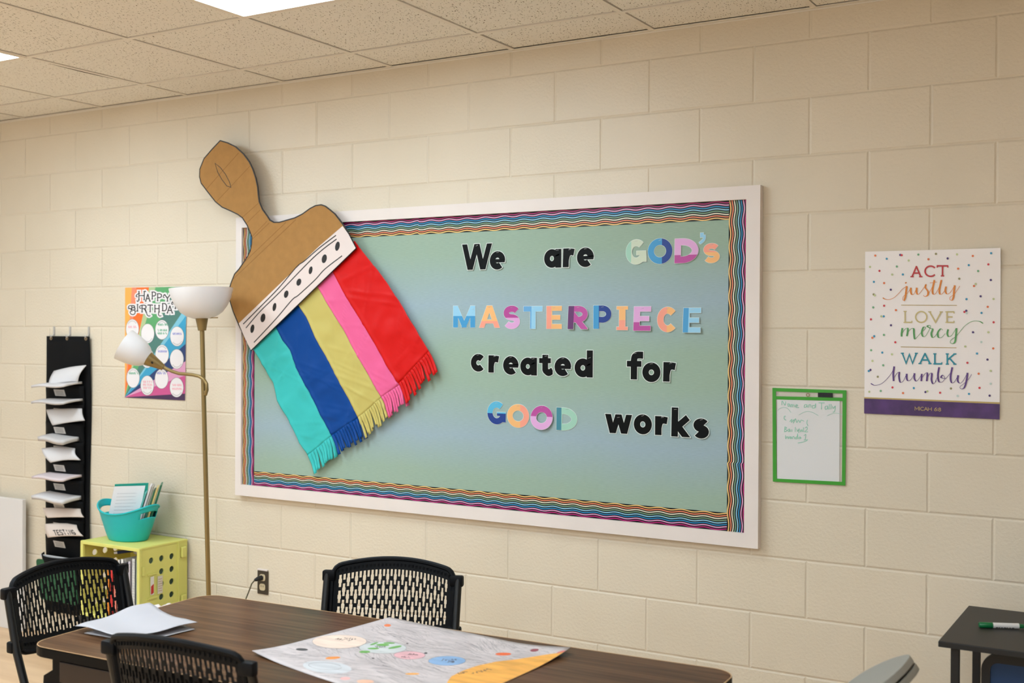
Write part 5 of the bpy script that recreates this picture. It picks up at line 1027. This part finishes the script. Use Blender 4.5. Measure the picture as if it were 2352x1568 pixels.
for k in range(1700):
    u, v = rp_.random(), rp_.random(); c = df(u, v); pn = Vector((c[0] * 5, c[1] * 5, 2.0))
    an = -.1 + 1.5 * MN.noise(pn) + rp_.uniform(-.18, .18); L_ = rp_.uniform(.025, .10)
    if MN.noise(Vector((c[0] * 9, c[1] * 9, 7.0))) < -.12 and rp_.random() < .7: continue
    pts = [(c[0] + math.cos(an) * L_ * (t - .5) + .003 * math.sin(t * 3 + k), c[1] + math.sin(an) * L_ * (t - .5) + .004 * math.sin(t * 4 + k * .7)) for t in (0, .33, .66, 1)]
    if all(inside(p) for p in pts):
        dk = rp_.random() < .10
        for p in polys([(pts, rp_.uniform(.0002, .0004) if not dk else .0005, False, 0)]): q.prism(p, dp(.00045), .0001, M_pen2 if dk else M_pen)
for key, (w, h) in {'lightblue': (1.03, 1), 'bluering': (1, 1), 'peach': (1, 1), 'blue': (1.02, 1), 'pink': (1, 1)}.items():
    pl_ = [p for p in DRAW[key] if inside(p)]
    for p in polys([(pl_, .0005, key != 'bluering', 0)]): q.prism(p, dp(.0009), .0001, M_pen)
q.build('pencil_strokes', dr)
q = MB()
for key, (a, b) in DTXT.items():
    a = Vector(a); b = Vector(b); d = b - a; nrm = Vector((-d.y, d.x)).normalized() * .012; n = max(5, int(d.length / .012))
    for k in range(n):
        c = a + d * (k + .1) / n; e = d / n * .7; r = [rp_.uniform(-.4, 1) for _ in range(4)]
        for p in polys([([tuple(c + nrm * r[0]), tuple(c + e * .4 + nrm * r[1]), tuple(c + e * .6 + nrm * r[2]), tuple(c + e + nrm * r[3])], .0009, False, 0)]): q.prism(p, dp(.0012), .0001, M_pen2 if key in ('t6', 't7') else mat('pen_brown', (88, 70, 66), .6))
q.build('handwriting', dr)
# loose white sheets at the left end
def loose(z, pts, amp, seed, label):
    P_ = [Vector(p) for p in pts]; q = MB()
    def f(u, v):
        p = P_[0].lerp(P_[1], u).lerp(P_[3].lerp(P_[2], u), v); e = min(u, 1 - u, v, 1 - v)
        return (p.x, p.y, z + amp * (.5 + .5 * MN.noise(Vector((p.x * 9 + seed, p.y * 9, seed)))) + amp * .8 * max(0, .25 - u) * 4 * v)
    q.grid(f, 18, 18, mat('loose_paper', (186, 182, 186), .6)); o = q.build('loose_sheet', smooth=True); s = o.modifiers.new('t', 'SOLIDIFY'); s.thickness = .0006; s.offset = 1
    tag(o, label, 'paper', 'loose white sheets on the table')
loose(.7412, [(2.712, -1.80), (2.930, -1.79), (2.945, -1.60), (2.715, -1.55)], .004, 2, 'lower rumpled white sheet peeking out beneath another at the left end of the table')
loose(.7475, [(2.672, -1.800), (2.915, -1.815), (2.941, -1.586), (2.690, -1.540)], .022, 5, 'upper rumpled white sheet on the left end of the table')

# ------------------------------------------------------------------ black folding chairs with slotted backs
M_ch = mat('black_chair_plastic', (11, 12, 15), .48, .16); M_tube = mat('black_chair_tube', (10, 11, 13), .33, .45)
HWD = .2225
def top_z(x): return .848 - .027 * (x / .21) ** 2 - (max(0, .030 - math.sqrt(max(0, .030 ** 2 - max(0, abs(x) - .180) ** 2))) if abs(x) > .180 else 0)
def bot_z(x): return .588 + .022 * (x / .21) ** 2 + (max(0, .035 - math.sqrt(max(0, .035 ** 2 - max(0, abs(x) - .175) ** 2))) if abs(x) > .175 else 0)
def top_w(x): return .848 - .027 * (x / .21) ** 2
def bot_w(x): return .588 + .022 * (x / .21) ** 2
def back_y(x, z): return -.235 + .035 * (x / .21) ** 2 + (.82 - z) * .20
def make_chair():
    t = thing('folding_chair', (0, 0, 0), 'black slotted folding chair', 'chair', 'black slotted folding chairs')
    # slotted panel
    ve = sorted(set([0, .0185, .031, .041, .0535, .072, .0845, .0945, .107, .1255, .138, .148, .0135, .0275, .067, .081, .1205, .1345, .0445, .0585, .098, .112, .151]))
    even = [(0, .041), (.0535, .0945), (.107, .148)]; odd = [(0, .0185), (.031, .072), (.0845, .1255), (.138, .151)]
    evb = [(.0135, .0275), (.067, .081), (.1205, .1345)]; odb = [(.0445, .0585), (.098, .112)]
    NP = 29; pit = .0130; xw = NP * pit / 2
    xs = [-.2085, -.2, -.194]
    for k in range(NP):
        x = -xw + k * pit
        xs += [x, x + .0012, x + .0028, x + .0102, x + .0118]
    xs += [xw, .194, .2, .2085]
    mt, mb = .034, .046
    vs = [('e', 0)] + [('t', mt * .3), ('t', mt * .62)] + [('w', v) for v in ve] + [('b', mb * .62), ('b', mb * .3), ('f', 0)]
    q = MB()
    def zof(x, kind, v):
        a, b = top_w(x), bot_w(x); span = a - b
        if kind == 'e': return top_z(x)
        if kind == 'f': return bot_z(x)
        if kind == 't': z = a - v
        elif kind == 'b': z = b + v
        else: z = a - mt - v * (span - mt - mb) / .151
        return min(max(z, bot_z(x) + .0005), top_z(x) - .0005)
    nx = len(xs)
    for kind, v in vs:
        for x in xs:
            z = zof(x, kind, v); q.v.append((x, back_y(x, z), z))
    mi = q.mi(M_ch)
    for j in range(len(vs) - 1):
        for i in range(nx - 1):
            xm = (xs[i] + xs[i + 1]) / 2; hole = False
            if vs[j][0] == 'w' and vs[j + 1][0] == 'w' and abs(xm) < xw:
                vm = (vs[j][1] + vs[j + 1][1]) / 2; k = int((xm + xw) / pit); d = abs(xm + xw - k * pit - pit / 2)
                S1, S2 = (even, evb) if k % 2 == 0 else (odd, odb)
                if any(a < vm < b for a, b in S1):
                    hole = d < .0037 or (d < .0053 and any(a < vm < b for a, b in S2))
            if hole: continue
            a = j * nx + i; q.f.append((a, a + 1, a + 1 + nx, a + nx)); q.m.append(mi)
    o = q.build('backrest', t, world=False); s = o.modifiers.new('t', 'SOLIDIFY'); s.thickness = .0032; s.offset = 0
    # rolled rim round the panel
    ring = [(x, top_z(x)) for x in [-.2085 + .417 * i / 40 for i in range(41)]] + [(x, bot_z(x)) for x in [.2085 - .417 * i / 40 for i in range(41)]]
    q = MB(); q.tube([(x, back_y(x, z) - .002, z) for x, z in ring] + [(ring[0][0], back_y(*ring[0]) - .002, ring[0][1])], .0085, M_ch, 8, cap=False)
    for i in range(30):      # row of small dimples moulded into the border
        x = -.19 + .38 * i / 29
        for z in (top_w(x) - .019, bot_w(x) + .024): q.box((x - .0028, back_y(x, z) - .005, z - .0045), (x + .0028, back_y(x, z) + .0042, z + .0045), M_ch)
    q.build('backrest_rim', t, world=False, smooth=True)
    for sg in (-1, 1):
        x = sg * .2245
        q = MB(); q.tube([(x, -.196, .805), (x, -.148, .62), (x, -.098, .50), (x, .0, .255), (x, .095, .012)], .0125, M_tube, 14); q.build('leg', t, world=False, smooth=True)
        for z in (.792, .632):
            q = MB(); y_ = back_y(sg * .21, z); q.box((min(sg * .241, sg * .196), y_ - .015, z - .018), (max(sg * .241, sg * .196), y_ + .012, z + .018), M_ch, .006); q.build('clamp', t, world=False, smooth=True)
        q = MB(); x2 = sg * .200; q.tube([(x2, -.10, .490), (x2, -.19, .25), (x2, -.285, .012)], .0115, M_tube, 14); q.build('leg', t, world=False, smooth=True)
        q = MB(); q.tube([(x + sg * .012, -.104, .495), (x - sg * .03, -.104, .495)], .019, M_ch, 16); q.build('pivot_knob', t, world=False, smooth=True)
    for yz in ((.07, .075), (-.26, .075)):
        q = MB(); w = .2245 if yz[0] > 0 else .200; q.tube([(-w, yz[0], yz[1]), (w, yz[0], yz[1])], .008, M_tube, 10); q.build('crossbar', t, world=False, smooth=True)
    q = MB()
    q.grid(lambda u, v: (-.20 + .40 * u, -.14 + .40 * v, .452 - .018 * math.sin(PI * u) * math.sin(PI * v) - .02 * max(0, v - .8) * 5 * (v - .8) * 5), 16, 16, M_ch)
    o = q.build('seat', t, world=False, smooth=True); s = o.modifiers.new('t', 'SOLIDIFY'); s.thickness = .018; s.offset = -1
    return t
ch = make_chair()
ch.location = (2.475, -1.515, 0); ch.rotation_euler = (0, 0, -PI / 2)
ch['label'] = 'black slotted folding chair at left end of the table, before the lime crate'
copy_thing(ch, (3.22, -1.105, 0), math.radians(-159.4), 'black slotted folding chair on the wall side of the table, below the bulletin board')
copy_thing(ch, (3.234, -1.764, 0), math.radians(6), 'black slotted folding chair on near side of the table, cut by the bottom edge')

# ------------------------------------------------------------------ black desk, marker, blue chair, grey chair
M_dk = mat('matt_black_desk', (44, 42, 40), .5, .4, var=.05); M_dl = mat('black_desk_leg', (18, 18, 19), .5)
desk = thing('student_desk', (5.14, -.366, 0), 'small matt black desk with slim square legs at the lower right edge', 'desk')
q = MB(); q.box((4.822, -.614, .733), (5.46, -.118, .7488), M_dl, .0012); q.box((4.8232, -.6128, .7485), (5.4588, -.1192, .750), M_dk); q.build('desktop', desk)
for x, y in ((4.862, -.578), (4.852, -.150), (5.420, -.578), (5.420, -.150)):
    q = MB(); q.box((x - .011, y - .011, 0), (x + .011, y + .011, .733), M_dl, .001); q.build('leg', desk)
q = MB(); q.box((4.852, -.158, .69), (5.42, -.142, .733), M_dl); q.build('back_rail', desk)
mk = thing('marker', (4.95, -.374, .75), 'white dry-erase marker with green cap lying on the black desk', 'marker')
A = Vector((4.896, -.3985, .7585)); B_ = Vector((5.012, -.346, .7585)); D_ = (B_ - A).normalized(); M_mg = mat('marker_green', (14, 110, 60), .3)
q = MB(); q.tube([A + D_ * .038, A + D_ * .112], .0080, mat('marker_white', (232, 228, 226), .3), 18)
q.tube([A + D_ * .072, A + D_ * .098], .00806, mat('marker_print', (60, 60, 64), .4), 18, cap=False) if False else None
q.build('barrel', mk, smooth=True)
q = MB(); q.tube([A, A + D_ * .003, A + D_ * .036, A + D_ * .0385], .0085, M_mg, 18, rs=[.0065, .0085, .0085, .0082]); q.build('cap', mk, smooth=True)
q = MB(); q.tube([A + D_ * .112, A + D_ * .122, A + D_ * .127], .006, M_mg, 16, rs=[.0064, .0064, .005]); q.build('end_plug', mk, smooth=True)
q = MB(); c_ = A + D_ * .070; sd = Vector((D_.y, -D_.x, 0))
for k in range(7):
    p = A + D_ * (.046 + k * .0075) + sd * .0069 + Vector((0, 0, -.0046)); q.tube([p, p + D_ * (.004 if k % 3 else .006)], .0011, M_ink, 6)
q.build('print', mk)
bc = thing('desk_chair', (5.13, -.26, 0), 'blue-backed chair with black rim tucked under the black desk', 'chair')
q = MB(); M_blu = mat('deep_blue_mesh', (14, 62, 112), .5, var=.2, vscale=3)
q.prism(rrect(4.935, 5.33, .455, .672, .03), lambda x, z, h: (x, -.448 - h, z), .008, M_blu); q.build('back_panel', bc)
q = MB()
for p in polys([(rrect(4.925, 5.34, .445, .683, .035), .012, True, 0)]): q.prism(p, lambda x, z, h: (x, -.443 - h, z), .022, M_dl)
q.build('back_rim', bc)
q = MB(); q.box((4.93, -.46, .405), (5.33, -.07, .44), M_dl, .012); q.build('seat', bc)
for x in (4.945, 5.315):
    for y in (-.43, -.09):
        q = MB(); q.tube([(x, y, 0), (x, y, .41)], .012, M_dl, 12); q.build('leg', bc, smooth=True)
M_gc = mat('grey_plastic', (150, 149, 142), .5); M_gs = mat('grey_plastic_shell', (142, 141, 133), .55)
gc = thing('shell_chair', (4.62, -1.17, 0), 'grey chair with flared padded back at the right end of the table', 'chair')
prof = [(4.545, .47), (4.575, .53), (4.605, .60), (4.640, .655), (4.690, .705), (4.745, .745), (4.795, .776), (4.822, .796)]
def back_sheet(off, top, m, nm):
    pp = smooth_line(prof, 5); q = MB(); n = len(pp) - 1
    def f(u, v):
        k = min(int(v * n), n - 1); t = v * n - k; x = pp[k][0] + (pp[k + 1][0] - pp[k][0]) * t; z = pp[k][1] + (pp[k + 1][1] - pp[k][1]) * t
        w = .205 * math.sqrt(max(0, 1 - .975 * max(0, (v - .62) / .38) ** 2.2)) * (.86 + .14 * min(1, v * 2)); c = (2 * u - 1)
        s_ = off; k2 = min(k + 1, n); tx, tz = pp[k2][0] - pp[k2 - 1][0], pp[k2][1] - pp[k2 - 1][1]; L = math.hypot(tx, tz)
        nx_, nz_ = tz / L, -tx / L
        return (x + .030 + nx_ * s_ - .03 * c * c * (1 - v) , -1.17 + w * c, z + nz_ * s_ + .018)
    q.grid(f, 18, n, m); o = q.build(nm, gc, smooth=True); s = o.modifiers.new('t', 'SOLIDIFY'); s.thickness = .016; s.offset = 0
    b_ = o.modifiers.new('b', 'BEVEL'); b_.width = .006; b_.segments = 3
back_sheet(-.002, 0, M_gc, 'back_pad'); back_sheet(.020, 0, M_gs, 'back_shell')
q = MB(); q.grid(lambda u, v: (4.20 + .345 * u, -1.17 + (v - .5) * .40, .455 + .02 * (2 * v - 1) ** 2 - .012 * math.sin(PI * u)), 12, 12, M_gc); o = q.build('seat', gc, smooth=True); s = o.modifiers.new('t', 'SOLIDIFY'); s.thickness = .02; s.offset = -1
M_cr = mat('chrome_leg', (170, 170, 168), .25, metal=1.0)
for x, y, x2, y2 in ((4.25, -1.32, 4.20, -1.36), (4.25, -1.02, 4.20, -.98), (4.50, -1.32, 4.58, -1.36), (4.50, -1.02, 4.58, -.98)):
    q = MB(); q.tube([(x2, y2, 0), (x, y, .44)], .011, M_cr, 12); q.build('leg', gc, smooth=True)
